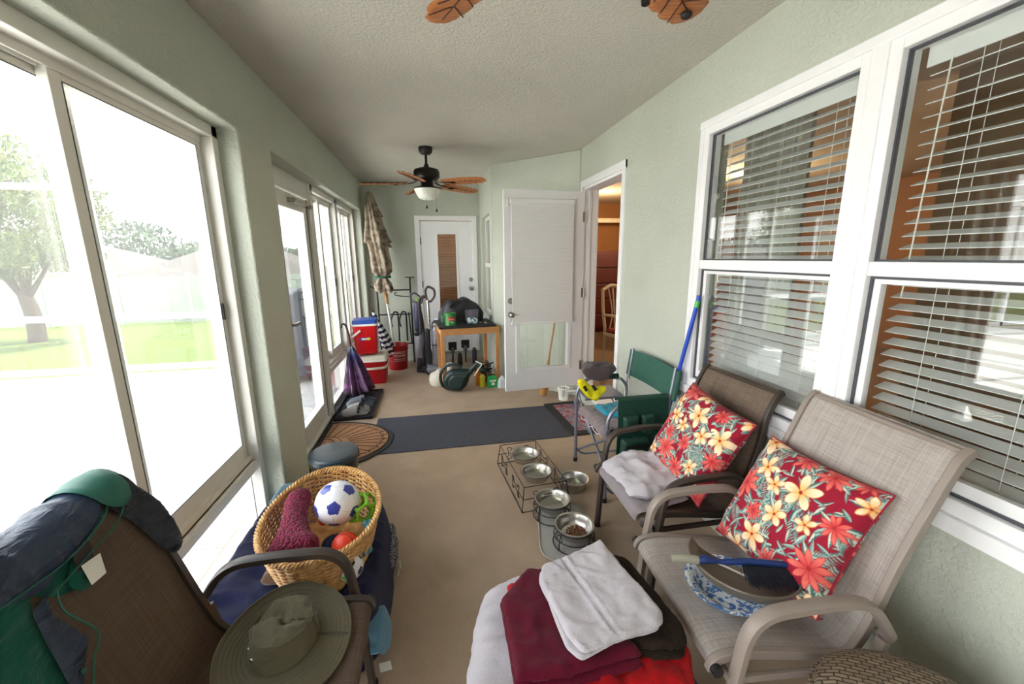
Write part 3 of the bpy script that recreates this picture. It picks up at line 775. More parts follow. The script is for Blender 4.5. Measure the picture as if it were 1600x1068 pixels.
def sling_chair(label, loc, rz, sling, fr, W_=.52, top=1.03, run=.71, group='mesh sling patio chairs'):
    t = thing('patio_chair', label, 'chair', loc, rz, None)
    xf_ = .33; xb = xf_ - run; hw = W_ / 2
    # side profile of the sling: front lip, seat, bend, back, rolled top
    prof = smooth_path([(xf_ + .012, 0, .385), (xf_ - .01, 0, .422), (xf_ - .10, 0, .430), (xf_ - .28, 0, .402), (xf_ - .42, 0, .378), (xf_ - .475, 0, .41), (xf_ - .52, 0, .52), (xf_ - .575, 0, .70), (xb + .06, 0, top - .13), (xb + .015, 0, top - .03), (xb - .02, 0, top)], 8)
    P = [(p.x, p.z) for p in prof]; n = len(P)
    def surf(u, v_):
        i = min(int(v_ * (n - 1)), n - 2); f = v_ * (n - 1) - i
        x = P[i][0] * (1 - f) + P[i + 1][0] * f; z = P[i][1] * (1 - f) + P[i + 1][1] * f
        sag = (1 - (2 * u - 1) ** 2)
        s1 = max(0, min(1, (v_ - .05) * 8)) * (1 if v_ < .5 else .6)
        k = .018 * sag * s1
        nx, nz = (0, -1) if v_ < .42 else (-.93, -.3)
        return (x + nx * k, (u * 2 - 1) * (hw - .004), z + nz * k)
    MB().slab(surf, 15, n * 1, .004).build('sling', sling, t, smooth=60)
    for s in (-1, 1):                                             # rails the sling slides into
        m = MB(); m.sweep([(p[0], s * hw, p[1] - .004) for p in P], [(-.011, -.014), (.011, -.014), (.011, .014), (-.011, .014)], up=(0, 0, 1))
        m.build('seat_rail', fr, t, smooth=50, bevel=.003)
    for s in (-1, 1):
        y = s * (hw + .038)
        # front leg, arm, and its drop to the back rail, one bent flat tube
        arm = round_path([(xf_ - .02, y, 0.012), (xf_ - .045, y, .40), (xf_ - .075, y, .60), (xf_ - .30, y, .612), (xf_ - .45, y, .605), (xf_ - .54, y, .47), (xf_ - .535, s * (hw + .01), .44)], .11, 8)
        sec = [(-.020, -.009), (-.013, -.013), (.013, -.013), (.020, -.009), (.020, .009), (.013, .013), (-.013, .013), (-.020, .009)]
        m = MB(); m.sweep(arm, sec, up=(-1, 0, 0)); m.build('arm', fr, t, smooth=50)
        m = MB(); m.sweep(round_path([(xf_ - .52, y, .46), (xf_ - .50, y, .37), (xf_ - .66, y, .012)], .05, 5), [(a * .75, b_) for a, b_ in sec], up=(-1, 0, 0)); m.build('rear_leg', fr, t, smooth=50)
        MB().cyl((xf_ - .02, y, 0), (xf_ - .02, y, .02), .019, seg=12).build('foot_cap', M['rubber'], t); MB().cyl((xf_ - .66, y, 0), (xf_ - .66, y, .02), .016, seg=12).build('foot_cap', M['rubber'], t)
        m = MB(); m.cyl((xf_ + .003, s * (hw + .002), .400), (xf_ + .003, s * (hw + .03), .400), .0165, seg=14); m.build('rail_cap', M['rubber'], t)
    MB().cyl((xf_ - .035, -(hw + .035), .375), (xf_ - .035, hw + .035, .375), .0125, seg=12).build('crossbar', fr, t)
    MB().cyl((xf_ - .44, -(hw + .03), .345), (xf_ - .44, hw + .03, .345), .0125, seg=12).build('crossbar', fr, t)
    for s in (-1, 1): MB().beam((xf_ - .03, s * (hw + .03), .375), (xf_ - .50, s * (hw + .03), .355), .016, .022).build('side_bar', fr, t, smooth=0, bevel=.003)
    m = MB(); m.cyl((xb - .005, -hw, top - .012), (xb - .005, hw, top - .012), .009, seg=10); m.build('top_bar', fr, t)
    return t
sling_chair('taupe mesh sling chair under the near house window, dustpan on its seat', (1.12, 1.115, 0), pi + R(-4), M['sling_taupe'], M['frame_taupe'], .53, 1.045, .72)
sling_chair('dark brown mesh sling chair with a rumpled white towel on its seat', (1.225, 1.79, 0), pi + R(2), M['sling_mid'], M['frame_brown'], .50, .975, .66)
sling_chair('brown mesh sling chair by the big slider, jacket over its back', (-.613, 1.045, 0), R(0), M['sling_brown'], M['frame_brown'], .52, .985, .69)

# ------------------------------------------------------------------ floral cushions
def floral(n=300, seed=2):
    """an all-over tropical print drawn as colours on an n x n grid"""
    rnd = random.Random(seed)
    img = np.zeros((n, n, 3)); img[:] = s2l((146, 16, 44))
    Y, X = np.mgrid[0:n, 0:n] / n
    def blend(mask, col): 
        img[:] = img * (1 - mask[..., None]) + np.array(col) * mask[..., None]
    def sm(v, w=.004): return np.clip(v / w + .5, 0, 1)
    def leafshape(cx, cy, a, L, w, c1, c2):
        dx, dy = X - cx, Y - cy; u = dx * cos(a) + dy * sin(a); v = -dx * sin(a) + dy * cos(a)
        t_ = np.clip(u / L, 0, 1); wid = w * np.sin(np.pi * t_ ** .75) ** .8
        mk = sm(wid - np.abs(v)) * (u > 0) * (u < L)
        blend(mk, c1)
        blend(mk * sm(wid * .55 - np.abs(v + wid * .35), .003) * .8, c2)
        blend(mk * sm(.0012 - np.abs(v), .0015) * .8, s2l((40, 80, 84)))
    teal = [s2l(c) for c in ((76, 116, 116), (48, 88, 96), (108, 142, 136), (62, 100, 92))]; pale = [s2l(c) for c in ((196, 212, 196), (168, 192, 180), (222, 226, 206))]
    for i in range(30):                                           # fern fronds
        cx, cy, a = rnd.random(), rnd.random(), rnd.uniform(0, 6.28)
        for j in range(9):
            t_ = j * .020; x = cx + cos(a + j * .04) * t_; y = cy + sin(a + j * .04) * t_
            for s_ in (-1, 1): leafshape(x, y, a + s_ * .85, .075 * (1 - j * .06), .0065, rnd.choice(teal), rnd.choice(pale))
    for i in range(150): leafshape(rnd.random(), rnd.random(), rnd.uniform(0, 6.28), rnd.uniform(.07, .14), rnd.uniform(.009, .020), rnd.choice(teal), rnd.choice(pale))
    def flower(cx, cy, r, k, inner, outer, edge, wd, rot):
        for j in range(k):
            a = rot + j * 2 * pi / k + rnd.uniform(-.12, .12)
            dx, dy = X - cx, Y - cy; u = dx * cos(a) + dy * sin(a); v = -dx * sin(a) + dy * cos(a); L = r * rnd.uniform(.85, 1.1)
            t_ = np.clip(u / L, 0, 1); wid = wd * r * np.sin(np.pi * np.clip(t_, .02, 1) ** 1.25) ** .65
            mk = sm(wid - np.abs(v)) * (u > 0) * (u < L)
            blend(mk, edge); mk2 = sm(wid - .006 - np.abs(v)) * (u > 0) * (u < L * .96)
            col = np.array(outer)[None, None] * t_[..., None] + np.array(inner)[None, None] * (1 - t_[..., None])
            img[:] = img * (1 - mk2[..., None]) + col * mk2[..., None]
            for q in (-.4, 0, .4): blend(mk2 * sm(.0012 - np.abs(v - q * wid), .0016) * .55 * (t_ > .12), edge)
        d_ = np.hypot(X - cx, Y - cy); blend(sm(r * .10 - d_), s2l((160, 40, 40)))
    cor = (s2l((196, 52, 60)), s2l((242, 132, 114)), s2l((190, 44, 52))); yel = (s2l((240, 178, 84)), s2l((252, 244, 222)), s2l((222, 140, 66)))
    F = []
    tries = 0
    while len(F) < 20 and tries < 4000:
        tries += 1; r = rnd.uniform(.085, .13) if len(F) > 3 else .15; x, y = rnd.random(), rnd.random()
        if all(math.hypot(x - a, y - b_) > (r + c_) * .78 for a, b_, c_, _ in F): F.append((x, y, r, len(F) % 2))
    F.sort(key=lambda f: -f[1])
    for (x, y, r, k) in F:
        for j in range(5): leafshape(x, y, rnd.uniform(0, 6.28), r * 1.35, .018, rnd.choice(teal), rnd.choice(pale))
        if k: flower(x, y, r, 5, *yel, .26, rnd.uniform(0, 6))
        else: flower(x, y, r, 9, *cor, .17, rnd.uniform(0, 6))
    return img
t = NT('tropical_floral_fabric'); a_ = t.n.new('ShaderNodeAttribute'); a_.attribute_name = 'print'
t.link(a_.outputs['Color'], t.b.inputs['Base Color']); t.set(rough=.8, spec=.25, sheen=.1); t.bump(t.noise(t.coord(), 420, 2), .15, .002); M['floral'] = t.m
def cushion_mesh(n=230, S=.47, th=.15, seed=2):
    img = floral(n, seed); vs = []; cols = []; fs = []
    for side in (1, -1):
        o = len(vs)
        for j in range(n):
            for i in range(n):
                u = i / (n - 1) * 2 - 1; v_ = j / (n - 1) * 2 - 1
                pin = 1 - .07 * (1 - abs(u) ** 2) * (abs(v_) ** 3) ; pin2 = 1 - .07 * (1 - abs(v_) ** 2) * (abs(u) ** 3)
                z = th / 2 * ((1 - u ** 4) ** .5 * (1 - v_ ** 4) ** .5) ** .9
                z += .006 * fbm(u * 2, v_ * 2, side, 1.5) * (1 - max(abs(u), abs(v_)) ** 4)
                z -= .012 * max(0, (abs(u) + abs(v_) - 1.1)) * abs(sin(9 * (u - v_ * (1 if u * v_ > 0 else -1))))
                vs.append((u * S / 2 * pin2, v_ * S / 2 * pin, side * max(z, 0.0)))
                cols.append(img[j, i] if side == 1 else img[j, n - 1 - i])
        for j in range(n - 1):
            for i in range(n - 1):
                a = o + j * n + i; f = (a, a + 1, a + n + 1, a + n); fs.append(f if side == 1 else f[::-1])
    m = MB(); m._add(vs, fs); return m, np.array(cols)
def make_cushion(label, loc, basis, seed):
    m, cols = cushion_mesh(seed=seed)
    me_o = MB(); me_o.v, me_o.f, me_o.mi = m.v, m.f, m.mi
    t_ = thing('throw_cushion', label, 'cushion', loc, 0, None); t_.rotation_euler = basis.to_euler()
    o = me_o.build('cushion_cover', M['floral'], t_, smooth=80)
    at_ = o.data.color_attributes.new('print', 'FLOAT_COLOR', 'POINT'); c4 = np.ones((len(cols), 4)); c4[:, :3] = cols
    at_.data.foreach_set('color', c4.ravel().astype('f4'))
    S = .47; n = 60; pp = []
    for k in range(4):
        for i in range(n):
            s_ = -1 + 2 * i / n; u, v_ = ((s_, -1), (1, s_), (-s_, 1), (-1, -s_))[k]
            pin = 1 - .07 * (1 - abs(u) ** 2) * (abs(v_) ** 3); pin2 = 1 - .07 * (1 - abs(v_) ** 2) * (abs(u) ** 3)
            pp.append((u * S / 2 * pin2, v_ * S / 2 * pin, 0))
    MB().tube(pp, .0035, 6, closed=True).build('piping', M['crimson'], t_)
    for dx in (-.02, .02):
        MB().sweep(smooth_path([(S / 2 * .75 + dx, -S / 2 * .98, -.01), (S / 2 * .7 + dx * 2, -S / 2 - .012, -.03), (S / 2 * .62 + dx * 3, -S / 2 - .0, -.07)], 6), [(-.005, -.001), (.005, -.001), (.005, .001), (-.005, .001)]).build('tie', M['crimson'], t_)
    return t_
M['crimson'] = cloth_mat('crimson_cloth', (150, 24, 50))
def basis(xa, ya):
    x = Vector(xa).normalized(); y = Vector(ya); y = (y - y.dot(x) * x).normalized(); z = x.cross(y)
    return Matrix((x, y, z)).transposed()
# x axis of the print runs along -y (to the camera), face towards -x and up
make_cushion('red tropical floral cushion leaning on the taupe chair behind the plate and dustpan', (1.27, 1.14, .65), basis((.02, -1, .02), (.50, .0, .86)), 2)
make_cushion('red tropical floral cushion standing on the dark brown chair beside the white towel', (1.285, 1.74, .675), basis((.0, -.98, -.12), (.46, -.10, .88)), 5)

# ------------------------------------------------------------------ dishes and dustpan on the taupe chair
t = NT('blue_floral_paper_plate'); v = t.coord()
n = t.noise(v, 38, 2, .5, 1.2); t.col(t.mix(t.ramp(n, [(.50, 0.0), (.54, 1.0)]), s2l((236, 240, 244)), t.mix(t.noise(v, 20, 2), s2l((40, 84, 170)), s2l((110, 160, 210))))); t.set(rough=.4); M['plateprint'] = t.m
pl = thing('paper_plate', 'round white plate with blue leaf pattern rim under the grey dustpan', 'plate', (.968, 1.072, .437))
m = MB(); m.lathe([(.0, .004), (.085, .004), (.10, .010), (.112, .026), (.138, .034), (.140, .037), (.136, .037), (.110, .029), (.097, .013), (.083, .007), (0, .007)], seg=48)
m.build('plate_body', M['plateprint'], pl)
M['greyplastic'] = plain('taupe_grey_plastic', (102, 94, 83), .35, var=.02)
dp = thing('dustpan', 'round taupe-grey dustpan lying on the blue patterned plate', 'dustpan', (1.05, 1.13, .462), 0)
def pan(u, v_):
    # half-round pan: straight mouth, curved wall
    a = pi * u; r = .178 * v_
    rim = max(0, (v_ - .80) / .2)
    return (r * cos(a) * 1.0, -r * sin(a) * 1.0 + .06, .004 + .040 * rim ** 1.2 * 1.2)
m = MB(); m.slab(pan, 41, 18, .004)
m.slab(lambda u, v_: (-.178 + .356 * u, .06 + v_ * .03, .004 + .03 * (abs(u * 2 - 1) ** 8) - .006 * v_), 21, 6, .004)
o = m.build('pan', M['greyplastic'], dp, smooth=50)
MB().beam((-.10, .035, .012), (.09, .035, .012), .007, .006).build('scraper_strip', M['wplastic'], dp, bevel=.002)
m = MB(); m.tube([(.178 * cos(pi * i / 30), .06 - .178 * sin(pi * i / 30), .052) for i in range(31)], .0042, 8); m.build('rim_bead', M['greyplastic'], dp)
dp.rotation_euler = (R(-3), R(0), R(-54)); dp.location = (.995, 1.065, .480)
M['bluehandle'] = plain('navy_blue_handle', (20, 46, 104), .4)
M['bristle'] = plain('dark_bristles', (26, 30, 42), .7, var=.3, vscale=60)
br = thing('hand_brush', 'hand brush with blue handle, grey grip and black bristles on the dustpan', 'brush', (.95, 1.075, .548))
bx_ = Vector((.375, -.115, -.005)); ax = bx_.normalized(); A0 = Vector((-.17, .055, .008))
m = MB(); q = [A0 + ax * s_ + Vector((0, 0, dz)) for s_, dz in ((0, 0), (.03, .003), (.07, .002), (.09, 0))]; m.tube(smooth_path(q, 5), .0125, 14, scales=[.7 + .5 * sin(pi * min(1, .15 + .5 * i / 15)) for i in range(16)]); m.build('grip', plain('grey_rubber_grip', (142, 138, 124), .5), br)
m = MB(); q = [A0 + ax * s_ + Vector((0, 0, dz)) for s_, dz in ((.085, 0), (.12, .006), (.16, .002), (.19, .002), (.27, .012), (.40, .008))]; m.tube(smooth_path(q, 5), .0105, 12, scales=[1.0, 1.1, 1.2, 1.3, 1.35, 1.35, 1.3, 1.15, 1.0, .85, .75, .75, .8, .9, 1, 1, 1, 1, 1, 1, 1, 1, 1, .95, .9, .8]); m.build('handle', M['bluehandle'], br)
rb = random.Random(4); m = MB(); side = ax.cross(Vector((0, 0, 1))).normalized()
for i in range(700):
    s_ = rb.uniform(.235, .40); w = rb.uniform(-.016, .016); p = A0 + ax * s_ + side * w + Vector((0, 0, .002)); e = p + side * (w * .8 + .045 + rb.uniform(0, .008)) + ax * rb.uniform(-.006, .02) + Vector((0, 0, -.030 + rb.uniform(-.006, .004)))
    m.cyl(p, e, .0011, .0008, seg=4, cap=False)
m.build('bristles', M['bristle'], br)

# ------------------------------------------------------------------ round wicker stool at the corner
t = NT('taupe_resin_wicker'); v = t.coord()
bk = t.n.new('ShaderNodeTexBrick'); t.link(t.coord(rot=(0, 0, R(35))), bk.inputs[0]); bk.inputs['Scale'].default_value = 1; bk.inputs['Brick Width'].default_value = .030; bk.inputs['Row Height'].default_value = .0125; bk.inputs['Mortar Size'].default_value = .0022; bk.inputs['Mortar Smooth'].default_value = .6
for i, c_ in enumerate(((150, 132, 108), (120, 104, 84), (58, 46, 36))): bk.inputs[1 + i].default_value = (*s2l(c_), 1)
t.col(bk.outputs[0]); t.set(rough=.55); t.bump(bk.outputs[1], .9, -.004); M['wicker_taupe'] = t.m
ws = thing('wicker_stool', 'round taupe woven wicker stool at the bottom right beside the taupe chair', 'stool', (1.115, .555, 0))
m = MB(); m.lathe([(0, .515), (.12, .512), (.19, .500), (.225, .480), (.238, .452), (.238, .40)], seg=64); m.build('woven_top', M['wicker_taupe'], ws, smooth=60)
m = MB(); m.lathe([(.232, .41), (.218, .25), (.205, .15), (.215, .05), (.222, 0), (.20, 0), (.19, .15), (.21, .39)], seg=64, close=True); m.build('woven_base', M['wicker_taupe'], ws, smooth=60)
m = MB(); m.tube([(.238 * cos(2 * pi * i / 64), .238 * sin(2 * pi * i / 64), .45) for i in range(64)], .007, 8, closed=True); m.build('rim', M['wicker_taupe'], ws)
# ================================================================== jacket and hat on the left chair
M['navy_nylon'] = plain('navy_nylon_shell', (34, 50, 74), .42, var=.15, vscale=20, bump=.1, bscale=300)
M['dknavy'] = plain('dark_navy_shell', (18, 28, 42), .5, var=.15, vscale=20, bump=.1, bscale=300)
M['green_fleece'] = cloth_mat('green_jacket_lining', (16, 92, 78), fuzz=.18, scale=220, strength=.3)
M['green_trim'] = plain('teal_green_trim', (26, 98, 82), .5)
for k_ in ('navy_nylon', 'dknavy', 'green_fleece'):
    nt_ = M[k_].node_tree; tc_ = nt_.nodes.new('ShaderNodeTexCoord'); mp_ = nt_.nodes.new('ShaderNodeMapping'); mp_.inputs['Scale'].default_value = (14, 9, 22); mp_.inputs['Rotation'].default_value = (.5, .3, .8)
    no_ = nt_.nodes.new('ShaderNodeTexNoise'); no_.inputs['Scale'].default_value = 1.0; no_.inputs['Detail'].default_value = 5; no_.inputs['Distortion'].default_value = .8
    bp_ = nt_.nodes.new('ShaderNodeBump'); bp_.inputs['Strength'].default_value = .9; bp_.inputs['Distance'].default_value = .022
    nt_.links.new(tc_.outputs['Object'], mp_.inputs[0]); nt_.links.new(mp_.outputs[0], no_.inputs['Vector']); nt_.links.new(no_.outputs['Fac'], bp_.inputs['Height'])
    nt_.links.new(bp_.outputs[0], nt_.nodes['Principled BSDF'].inputs['Normal'])
P0 = Vector((-.803, 0, .52)); PD = Vector((-.165, 0, .40)).normalized(); PN = Vector((PD.z, 0, -PD.x))
RIDGE = .445
def on_back(y, s, h):
    """(y across, s up the chair back, h off it); past the top rail it rolls over and hangs behind"""
    if s <= RIDGE: q = P0 + PD * s + PN * h
    else:
        r = .028; c_ = P0 + PD * RIDGE - PN * r; a = (s - RIDGE) / (r + .01)
        if a < pi: q = c_ + (PN * cos(a) + PD * sin(a)) * (r + h)
        else: q = c_ - PN * (r + h) + Vector((0, 0, -(s - RIDGE - pi * (r + .01))))
    return (q.x, y, q.z)
def jk(m, ol, th, lift, rad=.02, seed=1, amp=.008, fs=9, rp=.02, wob=.002):
    fold = lambda y, s: amp * (fbm(y, s * .5, seed, fs, 3) + .6 * abs(fbm(y * 1.7 + s, s, seed + 5, fs * 1.3, 2)))
    puff(m, round_poly(ol, rp), th, rad, .011, fold=fold, seed=seed, wob=wob, zfn=lambda y, s, z: on_back(y, s, lift + z)); return m
jt = thing('jacket', 'green and navy jacket draped over the back of the left brown chair', 'jacket', (-.97, 1.05, 1.0))
def jb(m, n, mt): return m.build(n, mt, jt, world=True, smooth=70)
# green body/lining, lower left
m = MB(); jk(m, [(1.27, .60), (1.27, .40), (1.19, .385), (1.15, .37), (1.10, .33), (1.08, .30), (1.02, .31), (.985, .345), (.962, .33), (.96, .25), (.985, .21), (.96, .19), (.93, .12), (.90, -.02), (.70, -.02), (.72, .60)], .014, .004, seed=3, amp=.012)
jb(m, 'jacket_lining', M['green_fleece'])
# navy shoulder yoke rolling over the top
m = MB(); jk(m, [(1.30, .62), (1.24, .50), (1.215, .43), (1.16, .40), (1.10, .385), (1.02, .375), (.985, .36), (.93, .385), (.86, .40), (.74, .41), (.72, .70), (1.10, .74)], .014, .028, seed=7, amp=.026, fs=12)
jb(m, 'jacket_yoke', M['navy_nylon'])
# lit green hem piece on the crest
m = MB(); jk(m, [(1.335, .52), (1.29, .41), (1.25, .40), (1.225, .415), (1.19, .46), (1.20, .60), (1.29, .62)], .010, .046, seed=11, amp=.014, fs=14)
jb(m, 'jacket_hem', M['green_trim'])
# dark sleeve falling over the far rail
m = MB(); jk(m, [(1.22, .62), (1.23, .41), (1.25, .37), (1.268, .29), (1.28, .22), (1.30, .18), (1.34, .18), (1.365, .24), (1.37, .34), (1.335, .42), (1.31, .60)], .022, .024, seed=14, amp=.022, fs=16)
jb(m, 'jacket_sleeve', M['dknavy'])
# navy front flap with a snap
m = MB(); jk(m, [(1.02, .36), (.985, .345), (.972, .30), (.992, .205), (.955, .17), (.92, .13), (.905, .16), (.925, .26), (.945, .34)], .012, .022, seed=19, amp=.006, rp=.008)
jb(m, 'jacket_flap', M['navy_nylon'])
m = MB(); p = Vector(on_back(.932, .165, .036)); m.cyl(p, p + PN * .003, .006, seg=16); jb(m, 'snap', M['green_trim'])
# collar loop: green neck facing, label and size tag
m = MB(); jk(m, [(1.15, .40), (1.115, .36), (1.105, .315), (1.075, .29), (1.04, .30), (1.03, .335), (1.07, .375), (1.12, .41)], .012, .024, seed=22, amp=.004, rp=.02)
jb(m, 'jacket_collar', M['green_fleece'])
m = MB(); jk(m, [(1.125, .395), (1.105, .34), (1.055, .345), (1.075, .395)], .002, .040, rad=.002, seed=1, amp=.001, rp=.002, wob=0); jb(m, 'neck_label', plain('dark_brown_label', (44, 32, 30), .6))
m = MB(); jk(m, [(1.120, .345), (1.10, .295), (1.055, .298), (1.065, .352)], .002, .044, rad=.002, seed=1, amp=.001, rp=.002, wob=0); jb(m, 'size_tag', M['wplastic'])
for pts in ([(1.285, .45), (1.245, .40), (1.19, .375), (1.12, .365), (1.03, .352), (.975, .345)], [(1.24, .47), (1.20, .42), (1.13, .398), (1.04, .385), (.94, .392), (.80, .405)], [(.992, .35), (.975, .30), (.995, .207), (.955, .17), (.92, .13)]):
    m = MB(); m.tube([on_back(q.x, q.y, .048) for q in smooth_path([(a, b_, 0) for a, b_ in pts], 8)], .0022, 6); jb(m, 'piping', M['green_trim'])

M['olive'] = cloth_mat('olive_ripstop_cotton', (106, 99, 80), (90, 83, 66), 500, .25, .05)
M['brass'] = plain('brass_eyelet', (176, 150, 96), .3, 1)
ht = thing('boonie_hat', 'olive green brimmed sun hat lying on the left brown chair seat', 'hat', (-.505, 1.16, .44))
def hat_pt(a, k):
    """k: 0 crown centre .. 1 crown top edge .. 2 brim root .. 3 brim edge"""
    ca, sa = cos(a), sin(a)
    if k <= 1:
        r = .082 * k; z = .098 - .012 * k ** 3 + .018 * fbm(ca * k * 1.2, sa * k * 1.2, 3, 1.6) - .030 * math.exp(-((sa * k * .082 - .01 + ca * .02) / .026) ** 2) * (1 - k * .6)
        x, y = r * ca, r * sa * 1.12
    elif k <= 2:
        t_ = k - 1; r = .082 + .016 * t_ + .006 * fbm(ca * 1.5, sa * 1.5, t_ * 2, 2.2) ; z = .086 - .074 * t_; r *= 1 + .05 * sin(3 * a + 1) * (1 - t_)
        x, y = r * ca, r * sa * 1.12
    else:
        t_ = k - 2; r = .098 + .085 * t_
        lift = .045 * max(0, cos(a - 2.75)) ** 1.2 + .030 * max(0, cos(a - 1.25)) ** 4 - .006 - .012 * max(0, cos(a + .7))
        z = .012 + lift * t_ ** 1.5 + .004 * sin(4 * a) * t_
        r -= lift * t_ * .35
        x, y = r * ca, r * sa * 1.15
    return (x, y, z)
m = MB(); m.slab(lambda u, v_: hat_pt(-u * 2 * pi, v_ ** .9), 73, 22, .0025); m.build('crown_top', M['olive'], ht, merge=.0004, smooth=50)
m = MB(); m.slab(lambda u, v_: hat_pt(-u * 2 * pi, 1 + v_), 73, 14, .0025); m.build('crown_side', M['olive'], ht, merge=.0004, smooth=50)
m = MB(); m.slab(lambda u, v_: (lambda p: (p[0], p[1], p[2] + .0016 * abs(sin(v_ * pi * 7))))(hat_pt(-u * 2 * pi, 2 + v_)), 97, 64, .004); m.build('brim', M['olive'], ht, merge=.0004, smooth=70)
m = MB(); m.tube([hat_pt(2 * pi * i / 96, 3) for i in range(96)], .004, 8, closed=True); m.build('brim_binding', M['olive'], ht)
m = MB(); m.tube([(lambda p: (p[0], p[1], p[2]))(hat_pt(2 * pi * i / 72, 1.0)) for i in range(72)], .0022, 6, closed=True); m.build('crown_seam', M['olive'], ht)
for a in (3.6, 4.05, .5, .95):
    p = Vector(hat_pt(a, 1.55)); n = Vector((cos(a), sin(a), .15)).normalized(); m = MB(); m.cyl(p, p + n * .003, .0055, .0045, seg=14); m.build('eyelet', M['chrome'], ht)
p = Vector(hat_pt(3.9, 2.8)); m = MB(); m.cyl(p, p + Vector((0, 0, .004)), .006, .005, seg=14); m.build('snap', M['brass'], ht)

# ================================================================== pet bed heap with the toy basket
M['navy_terry'] = cloth_mat('navy_terry_cloth', (34, 40, 80), (20, 24, 52), 260, .8, .12, big=6)
M['ltblue'] = cloth_mat('light_blue_terry', (98, 148, 178), (80, 128, 160), 300, .6, .4)
M['navybin'] = plain('navy_plastic_bin', (28, 52, 88), .4, var=.03)
def tub(parent, cx, cy, w, d_, h, mt, rim=.02, name='bin_body'):
    m = MB(); rr = .04
    ol = [(-w / 2, -d_ / 2), (w / 2, -d_ / 2), (w / 2, d_ / 2), (-w / 2, d_ / 2)]; o1 = round_poly(ol, rr)
    rows = [(0.90, .0), (1.0, h - .03), (1.04, h - .03), (1.05, h), (1.0, h), (.985, h - .02), (.88, .012)]
    k = len(o1); vs = [(x * s_ + cx, y * s_ + cy, z) for s_, z in rows for x, y in o1]; fs = []
    for j in range(len(rows) - 1):
        for i in range(k): q = (i + 1) % k; fs.append((j * k + i, j * k + q, (j + 1) * k + q, (j + 1) * k + i))
    fs.append(tuple(reversed(range(k)))); fs.append(tuple(range((len(rows) - 1) * k, len(rows) * k)))
    m._add(vs, fs); return m.build(name, mt, parent, world=True, smooth=40)
def drape(ol, th, rad, z0, step, seed, amp, fs, ground=.012, floor_=0.0):
    m = MB(); fold = lambda x, y: amp * (fbm(x, y, seed, fs, 3) + .8 * (1 - abs(fbm(x * .7 + y * .4, y, seed + 3, fs * 1.4, 2)) * 4))
    return puff(m, ol, th, rad, step, fold=fold, seed=seed, wob=.012, zfn=lambda x, y, z: (x, y, z0 + z), bottom=False, sharp=2.6)
nv = thing('navy_towel', 'big navy blue towel draped over a low heap under the wicker basket', 'towel', (-.63, 1.95, 0))
m = drape(round_poly([(-1.0, 1.52), (-.93, 1.40), (-.62, 1.36), (-.40, 1.36), (-.285, 1.46), (-.262, 1.72), (-.285, 2.05), (-.40, 2.40), (-.62, 2.52), (-.90, 2.52), (-1.0, 2.2)], .08), .288, .060, .002, .014, 31, .013, 6)
m.build('towel_cloth', M['navy_terry'], nv, world=True, smooth=70)
m = MB()
def hemroll(pts, r, mt, name, par): 
    m = MB(); m.tube(smooth_path(pts, 8), r, 8); return m.build(name, mt, par, world=True)
lb = thing('light_blue_towel', 'light blue towel showing beneath the navy one at the chair front', 'towel', (-.33, 1.42, .1))
m = MB(); puff(m, round_poly([(-.40, 1.33), (-.255, 1.33), (-.235, 1.40), (-.238, 1.50), (-.27, 1.55), (-.42, 1.50)], .02), .03, .015, .012, fold=lambda x, y: .006 * fbm(x, y, 3, 20), zfn=lambda x, y, z: (x, y, .145 + z - max(0, x + .27) * 1.6)); m.build('towel_cloth', M['ltblue'], lb, world=True, smooth=70)
lb2 = thing('light_blue_towel', 'light blue towel edge tucked between the navy towel and the window', 'towel', (-1.0, 2.1, .1))
m = MB(); puff(m, round_poly([(-1.055, 1.65), (-.96, 1.62), (-.90, 2.2), (-.87, 2.545), (-.98, 2.54), (-1.055, 2.3)], .03), .05, .02, .014, fold=lambda x, y: .008 * fbm(x, y, 5, 16), zfn=lambda x, y, z: (x, y, .19 + z - max(0, -x - .985) * 1.5)); m.build('towel_cloth', M['ltblue'], lb2, world=True, smooth=70)
t = NT('navy_white_bandana'); v = t.coord(); t.col(t.mix(t.ramp(t.vor(v, 160), [(.30, 0.0), (.36, 1.0)]), s2l((226, 224, 220)), s2l((40, 46, 70)))); t.set(rough=.9); M['bandana'] = t.m
wb = thing('patterned_blanket', 'white and navy patterned blanket corner poking out on the floor side', 'blanket', (-.26, 2.0, .1))
m = MB(); puff(m, round_poly([(-.32, 1.80), (-.262, 1.84), (-.252, 1.93), (-.262, 2.06), (-.28, 2.15), (-.33, 2.15)], .02), .04, .02, .012, fold=lambda x, y: .012 * fbm(x, y, 8, 22), wob=.008, zfn=lambda x, y, z: (x, y, .10 + z - max(0, x + .29) * 1.4)); m.build('blanket_cloth', M['bandana'], wb, world=True, smooth=70)
m = MB().box((-.243, 1.87, .06), (.004, .05, .05), (0, .3, .1)); m.build('care_tag', M['wplastic'], wb, world=True)
tg = MB().box((-.262, 1.40, .012), (.045, .035, .002), (.15, .2, .3)).build('care_tag', M['wplastic'], lb, world=True, smooth=0)

